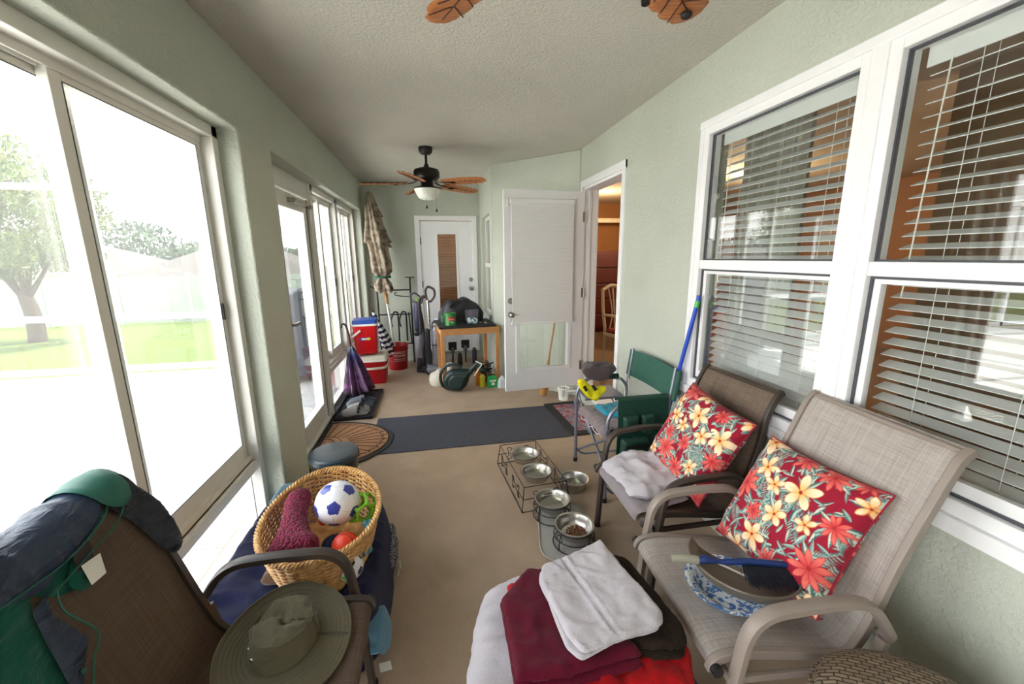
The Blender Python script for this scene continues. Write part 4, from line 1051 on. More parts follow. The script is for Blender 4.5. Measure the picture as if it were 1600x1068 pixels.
# wicker basket
t = NT('honey_wicker'); v = t.coord(); n = t.noise(v, 30, 3); t.col(t.mix(t.ramp(n, [(.3, 0.0), (.7, 1.0)]), s2l((168, 116, 58)), s2l((222, 178, 112)))); t.set(rough=.45, spec=.5); t.bump(t.noise(v, 220, 2), .3, .002); M['honey'] = t.m
BC = Vector((-.53, 1.735, .310)); BR = R(6)
bk_ = thing('wicker_basket', 'oval honey-coloured wicker basket full of pet toys on the navy towel', 'basket', BC, BR)
def bpos(a, z, off=0.0):
    f = z / .21; rx = .175 + .062 * f ** .8 + off; ry = .265 + .088 * f ** .8 + off
    return Vector((rx * cos(a), ry * sin(a), z * (1 + .10 * abs(sin(a)) ** 3)))
NS = 34
for k in range(NS):
    a = 2 * pi * k / NS
    MB().tube([bpos(a, z, 0) for z in (0.0, .05, .10, .15, .2)], .0032, 5).build('stake', M['honey'], bk_)
m = MB(); z = .006; row = 0
while z < .196:
    pts = []
    for i in range(NS * 4):
        a = 2 * pi * i / (NS * 4); pts.append(bpos(a, z + .0012 * sin(NS * a), (.0062 * cos(NS / 2 * a + pi * (row % 2)))))
    m.tube(pts, .0045, 5, closed=True); z += .0088; row += 1
m.build('woven_wall', M['honey'], bk_)
m = MB(); m.lathe([(0, .0), (1.0, .0), (1.0, .008), (0, .008)], seg=48); m.v = [(x * .178, y * .268, z) for x, y, z in m.v]; m.build('base', M['honey'], bk_)
for ph in range(3):
    pts = []
    for i in range(360):
        a = 2 * pi * i / 360; tw = a * 34 + ph * 2 * pi / 3; pts.append(bpos(a, .203 + .0075 * sin(tw), .002 + .0075 * cos(tw)))
    MB().tube(pts, .0062, 6, closed=True).build('rim_strand', M['honey'], bk_)

# toys ------------------------------------------------------------
ICO = []
_p = (1 + 5 ** .5) / 2
for a in (-1, 1):
    for b_ in (-_p, _p): ICO += [Vector((0, a, b_)), Vector((a, b_, 0)), Vector((b_, 0, a))]
ICO = [v_.normalized() for v_ in ICO]
def soccer(name, label, c, r, mats, rot, group=None, res=120, scaleK=.36):
    o = thing(name, label, 'ball', c); m = MB(); m.sphere((0, 0, 0), r, res, res // 2); E = Euler(rot).to_matrix()
    nbr = {i: [j for j in range(12) if j != i and ICO[i].dot(ICO[j]) > .4] for i in range(12)}
    mi = []
    for f in m.f:
        d_ = sum((Vector(m.v[i]) for i in f), Vector()) / len(f); d_ = (E @ d_).normalized()
        i = max(range(12), key=lambda k: d_.dot(ICO[k])); v0 = ICO[i]; dd = d_ / d_.dot(v0) - v0
        mx = max(dd.dot((ICO[j] - v0 * ICO[j].dot(v0)).normalized()) for j in nbr[i])
        mi.append(1 + (i % (len(mats) - 1)) if mx < scaleK * .76 else 0)
    m.mi = mi; s = m.build('ball_skin', mats, o, smooth=80)
    # seams between the white hexagons
    seams = MB(); Et = E.transposed()
    for i in range(12):
        for j in nbr[i]:
            if j <= i: continue
            for k in nbr[i]:
                if k > j and k in nbr[j] and k > i:
                    fc = (ICO[i] + ICO[j] + ICO[k]).normalized()
            common = [k for k in nbr[i] if k in nbr[j]]
            cs = [(ICO[i] + ICO[j] + ICO[k]).normalized() for k in common]
            # seam between two hexagons lies on the i-j edge's middle third
            pa = (ICO[i] * 2 + ICO[j]).normalized(); pb = (ICO[i] + ICO[j] * 2).normalized()
            seams.tube([Et @ (pa.lerp(pb, q / 6).normalized() * r * 1.0005) for q in range(7)], r * .008, 4)
    seams.build('seam', M['seamgrey'], s); return o
M['seamgrey'] = plain('seam_grey', (190, 190, 198), .6)
M['ballwhite'] = plain('glossy_white_ball', (238, 238, 244), .25, var=.01); M['ballblue'] = plain('royal_blue_panel', (52, 62, 150), .3); M['ballgreen'] = plain('bright_green_panel', (60, 190, 70), .35); M['ballblack'] = plain('black_panel', (24, 26, 30), .35)
soccer('soccer_ball', 'white toy soccer ball with royal blue pentagons, largest in the basket', (-.478, 1.79, .515), .097, [M['ballwhite'], M['ballblue']], (.3, .2, .5))
soccer('soccer_ball', 'small white toy soccer ball with green and black patches at basket front', (-.385, 1.515, .395), .052, [M['ballwhite'], M['ballgreen'], M['ballblack']], (.9, .1, .3), res=80)
t = NT('orange_rubber_ball'); t.col(s2l((232, 66, 36))); t.set(rough=.4); t.bump(t.vor(t.coord(), 320), .3, .001); M['orange_r'] = t.m
ob = thing('toy_basketball', 'small orange toy basketball below the blue and white soccer ball', 'ball', (-.425, 1.635, .405))
MB().sphere((0, 0, 0), .055, 40, 24).build('ball_skin', M['orange_r'], ob)
for rt in ((0, 0, 0), (pi / 2, 0, .4), (pi / 2, .9, -.5), (pi / 2, -.9, -.5)):
    e = Euler(rt).to_matrix(); MB().tube([e @ Vector((.0548 * cos(2 * pi * i / 48), .0548 * sin(2 * pi * i / 48), 0)) for i in range(48)], .0012, 5, closed=True).build('rib_line', M['ballblack'], ob)
M['lime'] = plain('lime_green_rubber', (122, 190, 40), .35, var=.03)
gl = thing('lattice_ball', 'lime green open lattice rubber ball beside the soccer ball', 'ball', (-.385, 1.80, .475))
m = MB(); faces = [(i, j, k) for i in range(12) for j in range(i + 1, 12) for k in range(j + 1, 12) if ICO[i].dot(ICO[j]) > .4 and ICO[j].dot(ICO[k]) > .4 and ICO[i].dot(ICO[k]) > .4]
cs = [(ICO[i] + ICO[j] + ICO[k]).normalized() for i, j, k in faces]
for a in range(len(faces)):
    for b_ in range(a + 1, len(faces)):
        if len(set(faces[a]) & set(faces[b_])) == 2: m.tube([cs[a].lerp(cs[b_], q / 6).normalized() * .066 for q in range(7)], .0075, 8, scales=[1.3, 1.05, .9, .85, .9, 1.05, 1.3])
for q in cs: m.sphere(q * .066, .010, 10, 8)
m.build('lattice', M['lime'], gl)
# plush burgundy stocking toy
t = NT('burgundy_plush'); v = t.coord(); n = t.vor(v, 95); t.col(t.mix(t.ramp(n, [(.1, 0.0), (.6, 1.0)]), s2l((158, 24, 72)), s2l((92, 10, 40)))); t.set(rough=.95, sheen=.05); t.bump(n, 1.0, -.010); M['plush'] = t.m
pt = thing('plush_toy', 'fuzzy burgundy stocking-shaped plush toy in the left of the basket', 'plush toy', (-.625, 1.71, .425))
m = MB(); ol = [(-.035, .20), (.03, .205), (.05, .17), (.04, .10), (.045, .02), (.07, -.06), (.10, -.11), (.085, -.16), (-.02, -.175), (-.085, -.17), (-.10, -.12), (-.07, -.04), (-.06, .06), (-.06, .14)]
puff(m, [(p.x, p.y) for p in smooth_path([(a, b_, 0) for a, b_ in ol], 5, closed=True)], .115, .06, .009, fold=lambda x, y: .006 * fbm(x, y, 1, 30, 3), seed=5)
m.build('plush_body', M['plush'], pt, smooth=80); pt.rotation_euler = (R(12), R(-8), R(8))
M['tealr'] = plain('teal_rubber', (92, 152, 160), .45); M['bluer'] = plain('bright_blue_rubber', (22, 120, 168), .4)
bn = thing('rubber_bone', 'grey-teal rubber bone toy standing at the right basket wall', 'dog toy', (-.345, 1.69, .40))
m = MB(); m.tube([(0, -.045, -.02), (0, 0, 0), (0, .045, .025)], .013, 14)
for s_ in (-1, 1):
    for q in (-.012, .012): m.sphere((q, s_ * .055, .028 * s_), .017, 16, 10)
m.build('bone_body', M['tealr'], bn)
hx = thing('rubber_toy_block', 'bright blue faceted rubber toy beside the small soccer ball', 'dog toy', (-.367, 1.585, .405))
m = MB(); m.cyl((-.03, 0, 0), (.03, 0, .01), .028, .030, seg=6); m.build('block_body', M['bluer'], hx, smooth=0, bevel=.003)
rp = thing('rope_toy', 'navy blue fabric tug toy between the plush and the orange ball', 'dog toy', (-.505, 1.65, .37))
for k in range(2): MB().tube(smooth_path([(.01 + .015 * k, .08, .02), (-.01 + .02 * k, .02, .035), (.0 + .02 * k, -.05, .02), (.01 + .02 * k, -.10, .0)], 6), .011, 8).build('rope_strand', M['navy_terry'], rp)
o = MB(); o.sphere((0, 0, 0), .03, 20, 12, scale=(1, 1.6, .7)); o = o.build('orange_toy', M['orange_r'], None); o.location = (-.56, 1.86, .40); tag(o, 'orange rubber toy peeping out above the burgundy plush', 'dog toy')
o = MB(); puff(o, round_poly([(-.06, -.05), (.05, -.06), (.06, .05), (-.05, .07)], .03), .05, .03, .012, fold=lambda x, y: .012 * fbm(x, y, 2, 25)); o = o.build('brown_toy', cloth_mat('brown_plush', (104, 78, 58), scale=120, strength=1), None); o.location = (-.69, 1.62, .305); tag(o, 'small brown plush toy at the left bottom of the basket', 'plush toy')
# round black stool with a dark lid
st = thing('step_stool', 'low round dark stool with smooth slate lid beside the wall pier', 'stool', (-.685, 2.60, 0))
M['lid'] = plain('slate_plastic_lid', (48, 62, 70), .3, var=.03)
m = MB(); m.lathe([(.0, .392), (.10, .396), (.142, .392), (.152, .380), (.152, .352), (.146, .350), (.0, .350)], seg=56); m.build('lid', M['lid'], st)
m = MB(); m.lathe([(.0, 0), (.125, 0), (.128, .02), (.142, .35), (0, .35)], seg=56); m.build('bin_body', M['black'], st)
m = MB(); m.tube([(.12, -.13, .30), (.15, -.10, .30), (.16, -.06, .30)], .006, 6); m.build('pedal_loop', M['nickel'], st)

# ================================================================== towel heap on the blue tote
M['white_terry'] = cloth_mat('white_terry', (206, 200, 206), (186, 180, 188), 330, .8, .4, big=5)
M['burg_terry'] = cloth_mat('burgundy_terry', (104, 6, 38), (70, 2, 22), 300, .8, .1, big=7)
M['red_terry'] = cloth_mat('red_fleece', (186, 8, 18), (140, 3, 8), 260, .7, .1, big=6)
M['brown_terry'] = cloth_mat('dark_brown_plush_cloth', (46, 34, 24), (26, 18, 12), 160, 1.0, .05)
tb = thing('storage_tote', 'blue plastic storage tote under the heap of folded towels', 'tote', (.46, 1.05, 0))
tub(tb, .46, 1.05, .52, .44, .325, plain('blue_plastic_tote', (30, 66, 112), .35, var=.03))
def hang(p, e, d_, r, zc):
    """beyond the line through e with outward direction d_ the cloth bends down over radius r (zc: sheet level)"""
    x, y, z = p; s_ = (x - e[0]) * d_[0] + (y - e[1]) * d_[1]
    if s_ <= 0: return p
    h = z - zc; a = s_ / r
    if a < pi / 2: k = (r + h) * sin(a); nz = zc - r + (r + h) * cos(a)
    else: k = r + h; nz = zc - r - (s_ - r * pi / 2)
    return (x + d_[0] * (k - s_), y + d_[1] * (k - s_), nz)
def towel(name, label, mt, ol, z0, th, layers=2, hangs=(), amp=.006, fs=8, seed=1, rad=.014, step=.012, wob=.005, crease=None):
    t_ = thing(name, label, 'towel', (sum(p[0] for p in ol) / len(ol), sum(p[1] for p in ol) / len(ol), z0))
    for L in range(layers):
        m = MB(); h = th / layers; off = .006 * L
        o2 = [(p[0] + .008 * sin(L * 3 + i), p[1] + .009 * cos(L * 2 + i)) for i, p in enumerate(ol)]
        zb = z0 + L * h * .97
        def fin(x, y, z, zb=zb):
            q = (x, y, zb + z + (amp * .8 * fbm(x, y, seed, fs, 2) if L else amp * .8 * fbm(x, y, seed, fs, 2)))
            for (e, d_, r) in hangs: q = hang(q, e, d_, r, z0)
            return q
        def wr(x, y):
            f = amp * fbm(x, y, seed + 2, fs * 1.6, 3) + amp * .55 * (1 - min(1, 5 * abs(fbm(x + .3 * y, y, seed + 7, fs * 1.1, 2))))
            if crease:
                (ax, ay), (bx_, by_) = crease; L_ = math.hypot(bx_ - ax, by_ - ay); d_ = ((x - ax) * (by_ - ay) - (y - ay) * (bx_ - ax)) / L_
                f += .0035 * math.exp(-((abs(d_) - .013) / .004) ** 2) - .003 * math.exp(-(d_ / .009) ** 4)
            return f
        fold = wr if L == layers - 1 else None
        puff(m, round_poly(o2, .014), h, min(rad, h * .6), step, fold=fold, seed=seed + L, wob=wob, zfn=fin)
        m.build('towel_layer' if layers > 1 else 'towel_cloth', mt, t_, world=True, smooth=70)
    return t_
w1 = towel('folded_towel', 'white towel hanging down the left side of the towel heap', M['white_terry'], [(-.10, 1.16), (.10, 1.30), (.26, 1.37), (.40, 1.30), (.40, .74), (-.08, .72)], .335, .045, 1, hangs=(((.175, 1.2), (-.96, .26), .045),), seed=41, amp=.010, rad=.02)
w2 = towel('folded_towel', 'bright red fleece towel spilling over the front of the tote', M['red_terry'], [(.215, 1.29), (.40, 1.30), (.70, 1.20), (.73, .93), (.60, .70), (.58, .56), (.24, .56), (.20, .9)], .375, .035, 1, hangs=(((.5, .865), (0.05, -.998), .03),), seed=42, amp=.022, fs=10, rad=.016)
w2b = towel('folded_towel', 'red fleece roll bulging above the right rim of the blue tote', M['red_terry'], [(.55, 1.10), (.715, 1.12), (.725, .93), (.66, .87), (.52, .89)], .335, .07, 1, seed=45, amp=.014, rad=.034)
w3 = towel('folded_towel', 'dark chocolate brown towel under the right side of the top white towel', M['brown_terry'], [(.45, 1.26), (.62, 1.345), (.70, 1.27), (.735, .97), (.70, .90), (.60, .90), (.45, .98)], .405, .055, 2, seed=46, amp=.010, rad=.02, fs=14, wob=.010)
w4 = towel('folded_towel', 'folded burgundy towel between the white towels on the heap', M['burg_terry'], [(.175, 1.19), (.30, 1.31), (.45, 1.26), (.56, .90), (.40, .885), (.30, .875), (.17, .90)], .405, .058, 2, seed=43, amp=.012, rad=.02)
w5 = towel('folded_towel', 'neatly folded white towel on the very top of the heap', M['white_terry'], [(.315, 1.20), (.335, 1.25), (.45, 1.275), (.60, 1.335), (.665, .99), (.64, .95), (.47, .925), (.365, .90), (.335, .945)], .463, .042, 3, seed=44, amp=.012, fs=8, rad=.012, step=.0075, crease=((.425, 1.255), (.485, .945)))

# white towel and grey towel on the brown chair
M['grey_terry'] = cloth_mat('grey_terry', (150, 140, 144), (128, 118, 122), 300, .6, .4)
g1 = towel('seat_towel', 'thin grey towel spread under the white one on the brown chair', M['grey_terry'], [(.84, 1.98), (1.10, 2.03), (1.17, 1.60), (.92, 1.545), (.84, 1.58)], .437, .010, 1, hangs=(((.905, 1.8), (-1, 0), .02),), seed=51, amp=.006, rad=.005)
g2 = towel('seat_towel', 'rumpled white towel heaped on the dark brown chair seat', M['white_terry'], [(.89, 1.955), (.97, 2.0), (1.08, 2.03), (1.20, 2.0), (1.20, 1.66), (1.10, 1.60), (.96, 1.585), (.89, 1.62)], .449, .055, 1, hangs=(((.915, 1.8), (-1, .05), .03),), seed=52, amp=.034, fs=6, rad=.035, wob=.012)

# ================================================================== bowls and stands
M['steelb'] = plain('brushed_bowl_steel', (196, 192, 186), .32, 1, var=.04)
t = NT('still_water'); t.set(rough=.02, trans=1.0); t.b.inputs['IOR'].default_value = 1.33; t.col((.95, .98, .97)); M['water'] = t.m
M['water'] = glass_mat('water_surface', (.86, .86, .82), 1.33)
def bowl(label, loc, r, h, flare=1.0, water=True, group='stainless steel pet bowls'):
    o = thing('pet_bowl', label, 'bowl', loc)
    m = MB(); m.lathe([(0, .0), (r * .70, 0), (r * .76, .004), (r * .86, h * .6), (r * .93, h - .004), (r * 1.03, h), (r * 1.035, h + .002), (r * .95, h + .002), (r * .90, h - .004), (r * .82, h * .55), (r * .72, .006), (r * .66, .003), (0, .003)], seg=56); m.build('bowl_shell', M['steelb'], o, smooth=50)
    if water: m = MB(); m.cyl((0, 0, h * .45), (0, 0, h * .452), r * .795, seg=48); m.build('water', M['water'], o)
    return o
def wire(m, pts, r=.003, closed=False): m.tube([Vector(p) for p in pts], r, 6, closed=closed); return m
M['wire'] = plain('black_wire', (28, 24, 22), .4)
# bone rack, two bowls
RA = thing('bowl_stand', 'rectangular black wire stand with bone outline holding two steel bowls', 'bowl stand', (.62, 2.62, 0), R(5))
Hh = .165; wx, wy = .145, .31
m = MB(); wire(m, [(-wx, -wy, Hh), (wx, -wy, Hh), (wx, wy, Hh), (-wx, wy, Hh)], .0032, True); m.build('top_frame', M['wire'], RA)
m = MB(); wire(m, [(-wx - .02, -wy - .02, .004), (wx + .02, -wy - .02, .004), (wx + .02, wy + .02, .004), (-wx - .02, wy + .02, .004)], .0032, True); m.build('bottom_frame', M['wire'], RA)
for sx in (-1, 1):
    for sy in (-1, 1): m = MB(); wire(m, [(sx * wx, sy * wy, Hh), (sx * (wx + .02), sy * (wy + .02), .004)], .0032); m.build('leg', M['wire'], RA)
for y in (-.13, .135):
    m = MB(); wire(m, [(.108 * cos(2 * pi * i / 40), y + .108 * sin(2 * pi * i / 40), Hh) for i in range(40)], .003, True); m.build('bowl_ring', M['wire'], RA)
def bone(w, h): return smooth_path([(-w, h * .35, 0), (-w * 1.15, h, 0), (-w * .75, h * 1.05, 0), (-w * .55, h * .4, 0), (w * .55, h * .4, 0), (w * .75, h * 1.05, 0), (w * 1.15, h, 0), (w, h * .35, 0), (w, -h * .35, 0), (w * 1.15, -h, 0), (w * .75, -h * 1.05, 0), (w * .55, -h * .4, 0), (-w * .55, -h * .4, 0), (-w * .75, -h * 1.05, 0), (-w * 1.15, -h, 0), (-w, -h * .35, 0)], 5, closed=True)
for (yy, sgn) in ((-wy - .01, 1), (wy + .01, 1)):
    m = MB(); wire(m, [(p.x, yy - sgn * 0, .085 + p.y) for p in bone(.075, .042)], .0028, True); m.build('bone_outline', M['wire'], RA)
    for s_ in (-1, 1): m = MB(); wire(m, [(s_ * .075, yy, .085), (s_ * (wx + .01), yy, .085)], .0028); m.build('side_wire', M['wire'], RA)
for xx in (-wx - .01, wx + .01):
    for yc in (-.15, .15):
        m = MB(); wire(m, [(xx, yc + p.x, .085 + p.y) for p in bone(.07, .040)], .0028, True); m.build('bone_outline', M['wire'], RA)
    m = MB(); wire(m, [(xx, -wy, .085), (xx, -.23, .085)], .0028); m.build('side_wire', M['wire'], RA)
def loc_in(t_, p): return t_.matrix_basis @ Vector(p)
RAm = Matrix.Translation((.62, 2.62, 0)) @ Matrix.Rotation(R(5), 4, 'Z')
p = RAm @ Vector((0, .135, Hh - .06)); bowl('steel bowl at the far end of the black wire bone stand', p, .105, .06)
p = RAm @ Vector((0, -.13, Hh - .06)); bowl('steel bowl at the near end of the black wire bone stand', p, .105, .06)
bowl('deep steel bowl of water standing alone on the floor', (.905, 2.485, 0), .098, .078)
# grey mat and two round stands
M['matgrey'] = plain('light_grey_rubber_mat', (172, 168, 162), .55, var=.02)
mt_ = thing('feeding_mat', 'light grey rounded rubber mat under the two round bowl stands', 'mat', (.69, 2.06, 0), R(-12))
m = MB(); ol = round_poly([(-.145, -.26), (.145, -.26), (.145, .28), (-.145, .28)], .13, 10); m.prism(ol, 0, .005); m.build('mat_base', M['matgrey'], mt_, bevel=.001)
m = MB(); m.tube([(x, y, .007) for x, y in ol], .006, 8, closed=True); m.build('mat_rim', M['matgrey'], mt_)
def round_stand(label, loc, r, h):
    s_ = thing('bowl_stand', label, 'bowl stand', loc)
    for (rr, z) in ((r, h), (r * 1.10, .007), (r * 1.06, h * .55)):
        m = MB(); wire(m, [(rr * cos(2 * pi * i / 48), rr * sin(2 * pi * i / 48), z) for i in range(48)], .003, True); m.build('ring', M['wire'], s_)
    for k in range(4):
        a = k * pi / 2 + .5; c_, s2 = cos(a), sin(a)
        m = MB(); wire(m, smooth_path([(r * c_, r * s2, h), (r * 1.09 * c_, r * 1.09 * s2, h * .55), (r * 1.13 * c_, r * 1.13 * s2, h * .3), (r * 1.10 * c_, r * 1.10 * s2, .007)], 5), .0032); m.build('upright', M['wire'], s_)
        m = MB(); q = Vector((r * 1.1 * c_, r * 1.1 * s2, h * .78)); tn = Vector((-s2, c_, 0)); wire(m, [q + tn * (.02 * cos(2 * pi * i / 20)) + Vector((0, 0, .02 * sin(2 * pi * i / 20))) for i in range(20)], .0026, True); m.build('scroll', M['wire'], s_)
    return s_
round_stand('far round black wire bowl stand on the grey mat', (.665, 2.215, .006), .108, .105)
round_stand('near round black wire bowl stand on the grey mat, kibble bowl in it', (.715, 1.945, .006), .108, .105)
bowl('steel bowl of water in the far round stand on the mat', (.665, 2.215, .062), .108, .062)
kb = bowl('steel bowl with brown kibble in the near round stand', (.715, 1.945, .062), .108, .062, water=False)
rk = random.Random(9); m = MB()
for i in range(170):
    a, rr = rk.uniform(0, 6.28), .055 * sqrt(rk.random()); m.sphere((rr * cos(a) + .01, rr * sin(a), .010 + rk.uniform(0, .012) * (1 - rr / .06)), .0055, 7, 5, scale=(1, 1, .6), rot=(rk.random() * 3, rk.random() * 3, 0))
o = m.build('kibble', plain('brown_kibble', (124, 82, 54), .8, var=.35, vscale=60), None); o.location = (.715, 1.945, .064); tag(o, 'brown dry kibble lying in the near steel bowl', 'pet food', kind='stuff')
# ================================================================== rugs and door mats
t = NT('charcoal_ribbed_runner'); v = t.coord(); n = t.noise(v, 260, 2, .8); t.col(t.mix(t.ramp(n, [(.42, 0.0), (.62, 1.0)]), s2l((34, 36, 44)), s2l((96, 98, 110)))); t.set(rough=.95); t.bump(n, .8, .004); M['runner'] = t.m
t = NT('coir_shell_mat'); v = t.coord(); n = t.noise(v, 240, 3, .8)
t.col(t.mix(t.ramp(n, [(.35, 0.0), (.65, 1.0)]), s2l((128, 86, 56)), s2l((186, 138, 98)))); t.set(rough=.95); t.bump(n, .9, .004); M['coir'] = t.m
M['matrub'] = plain('black_mat_rubber', (34, 33, 34), .8, bump=.3, bscale=120)
MB().b(-.62, 1.16, 3.29, 4.09, 0, .007).build('runner_rug', M['runner'], None, bevel=.002); rr = bpy.data.objects['runner_rug']; tag(rr, 'charcoal runner rug lying across the tan floor between both doors', 'rug')
sm_ = thing('shell_mat', 'half-round brown coir doormat with shell ridges and black rim', 'doormat', (-1.06, 3.56, 0))
def half(r, n=40): return [(r * 1.27 * cos(-pi / 2 + pi * i / n), r * sin(-pi / 2 + pi * i / n)) for i in range(n + 1)]
m = MB(); m.prism(half(.50), .0072, .0145); m.build('rubber_rim', M['matrub'], sm_, bevel=.002)
m = MB(); m.prism([(x + .025, y) for x, y in half(.445)], .0135, .0215); m.build('coir_top', M['coir'], sm_, bevel=.003)
M['coirdark'] = plain('dark_coir_groove', (84, 58, 42), .95)
gr = MB()
for k in range(15):
    a = -pi / 2 + pi * (k + .5) / 15
    gr.tube([((.20 + .02 + (.50 - .20) * q / 6) * cos(a) * 1.08 + .02, (.13 + (.40 - .13) * q / 6) * sin(a), .0215) for q in range(7)], .004, 5)
    b_ = a + pi / 30
    if k < 14: gr.tube([(.555 * cos(a + .02) , .425 * sin(a + .02), .0215), (.53 * cos(b_), .40 * sin(b_), .0215), (.555 * cos(a + pi / 15 - .02), .425 * sin(a + pi / 15 - .02), .0215)], .004, 5)
for r in (.09, .14): gr.tube([(r * 1.15 * cos(-pi / 2 + pi * i / 24) + .025, r * sin(-pi / 2 + pi * i / 24), .0215) for i in range(25)], .004, 5)
gr.build('shell_ridges', M['coirdark'], sm_)
t = NT('faded_floral_mat_print'); v = t.coord(); n = t.noise(v, 9, 4, .6); n2 = t.noise(v, 22, 3)
t.col(t.mix(t.ramp(n2, [(.52, 0.0), (.6, 1.0)]), t.mix(t.ramp(n, [(.42, 0.0), (.5, .5), (.6, 1.0)]), s2l((120, 112, 130)), s2l((158, 140, 138))), s2l((150, 56, 70)))); t.set(rough=.95); t.bump(t.noise(v, 200, 2), .5, .003); M['matprint'] = t.m
pm = thing('printed_doormat', 'faded red and grey printed doormat with black rubber border under the folding chair', 'doormat', (1.36, 3.72, 0), R(3))
m = MB(); m.prism(round_poly([(-.215, -.42), (.20, -.42), (.20, .42), (-.215, .42)], .01), .0075, .013); m.build('rubber_border', M['matrub'], pm, bevel=.002)
m = MB(); m.prism([(-.13, -.34), (.19, -.34), (.19, .34), (-.13, .34)], .0125, .0165); m.build('printed_top', M['matprint'], pm)

# ================================================================== green folding director chair
M['alutube'] = plain('grey_blue_aluminium_tube', (138, 142, 154), .35, .6, var=.05)
M['gcanvas'] = plain('green_canvas', (44, 92, 78), .75, var=.1, vscale=30, bump=.3, bscale=400)
M['gdark'] = plain('dark_green_nylon', (20, 62, 50), .55, var=.15, vscale=24, bump=.2, bscale=300)
M['foam'] = plain('dark_green_foam', (22, 54, 46), .8)
dc = thing('folding_chair', 'green canvas folding director chair with grey tube frame against the wall', 'chair', (1.26, 2.57, 0))
def dcb(m, n, mt, **k): return m.build(n, mt, dc, world=True, **k)
TR_ = .0125
for y, nm in ((2.86, 0), (2.285, 1)):
    m = MB(); m.tube(round_path([(1.045, y, .012), (1.045, y, .60), (1.13, y, .685), (1.40, y, .67), (1.465, y, .60), (1.475, y, .012)], .07, 6), TR_, 12); dcb(m, 'side_frame', M['alutube'])
    m = MB(); m.tube([(1.13, y, .695), (1.38, y, .685)], .021, 12); dcb(m, 'arm_pad', M['foam'])
    m = MB(); m.tube(round_path([(1.045, y, .11), (1.10, y, .055), (1.42, y, .055), (1.475, y, .11)], .04, 4), .009, 10); dcb(m, 'side_stretcher', M['alutube'])
    m = MB(); m.tube([(1.455, y, .56), (1.50, y, .90)], .0115, 12); dcb(m, 'back_post', M['alutube'])
    m = MB(); m.box((1.045, y, .50), (.035, .036, .035)); dcb(m, 'joint', M['alutube'], bevel=.004)
    for x in (1.045, 1.475): m = MB(); m.cyl((x, y, 0), (x, y, .03), .016, seg=12); dcb(m, 'foot_cap', M['rubber'])
for x, s_ in ((1.07, 1), (1.09, -1)):
    m = MB(); m.tube([(x, 2.86 if s_ > 0 else 2.285, .10), (x, 2.30 if s_ > 0 else 2.84, .445)], .0105, 10); dcb(m, 'cross_leg', M['alutube'])
for x, s_ in ((1.44, 1), (1.42, -1)):
    m = MB(); m.tube([(x, 2.86 if s_ > 0 else 2.285, .10), (x, 2.30 if s_ > 0 else 2.84, .445)], .0105, 10); dcb(m, 'cross_leg', M['alutube'])
for y in (2.325, 2.82): m = MB(); m.tube([(1.07, y, .455), (1.45, y, .445)], .0105, 10); dcb(m, 'seat_bar', M['alutube'])
m = MB(); m.slab(lambda u, v_: (1.08 + u * .36, 2.32 + v_ * .505, .47 - .035 * sin(pi * v_)), 6, 16, .004); dcb(m, 'seat', M['gdark'])
m = MB(); m.slab(lambda u, v_: (1.478 + .028 * v_ + .012 * sin(pi * u) - .006 * sin(3 * pi * u) * v_, 2.24 + u * .66, .685 + .20 * v_ + .006 * sin(pi * u)), 26, 10, .006); dcb(m, 'backrest', M['gcanvas'], smooth=70)
for y in (2.255, 2.885): m = MB(); m.tube([(1.478, y, .69), (1.506, y, .885)], .017, 10); dcb(m, 'backrest_sleeve', M['gcanvas'])
# pocket organiser hung over the near arm
og = thing('armrest_organizer', 'dark green nylon pocket organizer hanging on the near arm of the folding chair', 'organizer', (1.27, 2.26, .70))
def ogb(m, n, mt, **k): return m.build(n, mt, og, world=True, **k)
m = MB(); m.slab(lambda u, v_: (1.10 + .345 * u, 2.262 - .010 * sin(v_ * 3) - .005 * fbm(u, v_, 3, 5), .712 - v_ * .36), 14, 18, .006); ogb(m, 'panel', M['gdark'], smooth=70)
m = MB(); m.slab(lambda u, v_: (1.10 + .345 * u, 2.285 - .028 * cos(pi * v_), .704 + .026 * sin(pi * v_)), 10, 14, .005); ogb(m, 'top_fold', M['gdark'], smooth=70)
m = MB(); puff(m, round_poly([(1.13, .50), (1.23, .50), (1.235, .62), (1.125, .62)], .02), .05, .025, .012, fold=lambda x, y: .005 * fbm(x, y, 3, 20), zfn=lambda x, y, z: (x, 2.258 - z, y)); ogb(m, 'pocket', M['gdark'], smooth=70)
m = MB(); puff(m, round_poly([(1.255, .49), (1.34, .49), (1.345, .62), (1.25, .62)], .02), .045, .025, .012, fold=lambda x, y: .005 * fbm(x, y, 6, 20), zfn=lambda x, y, z: (x, 2.258 - z, y)); ogb(m, 'pocket', M['gdark'], smooth=70)
m = MB(); puff(m, round_poly([(1.11, .352), (1.30, .352), (1.30, .478), (1.11, .478)], .025), .075, .03, .012, fold=lambda x, y: .007 * fbm(x, y, 9, 18), zfn=lambda x, y, z: (x, 2.258 - z, y)); ogb(m, 'pocket', M['gdark'], smooth=70)
m = MB(); m.box((1.205, 2.18, .435), (.16, .012, .012)); ogb(m, 'pocket_zip', M['rubber'], bevel=.003)
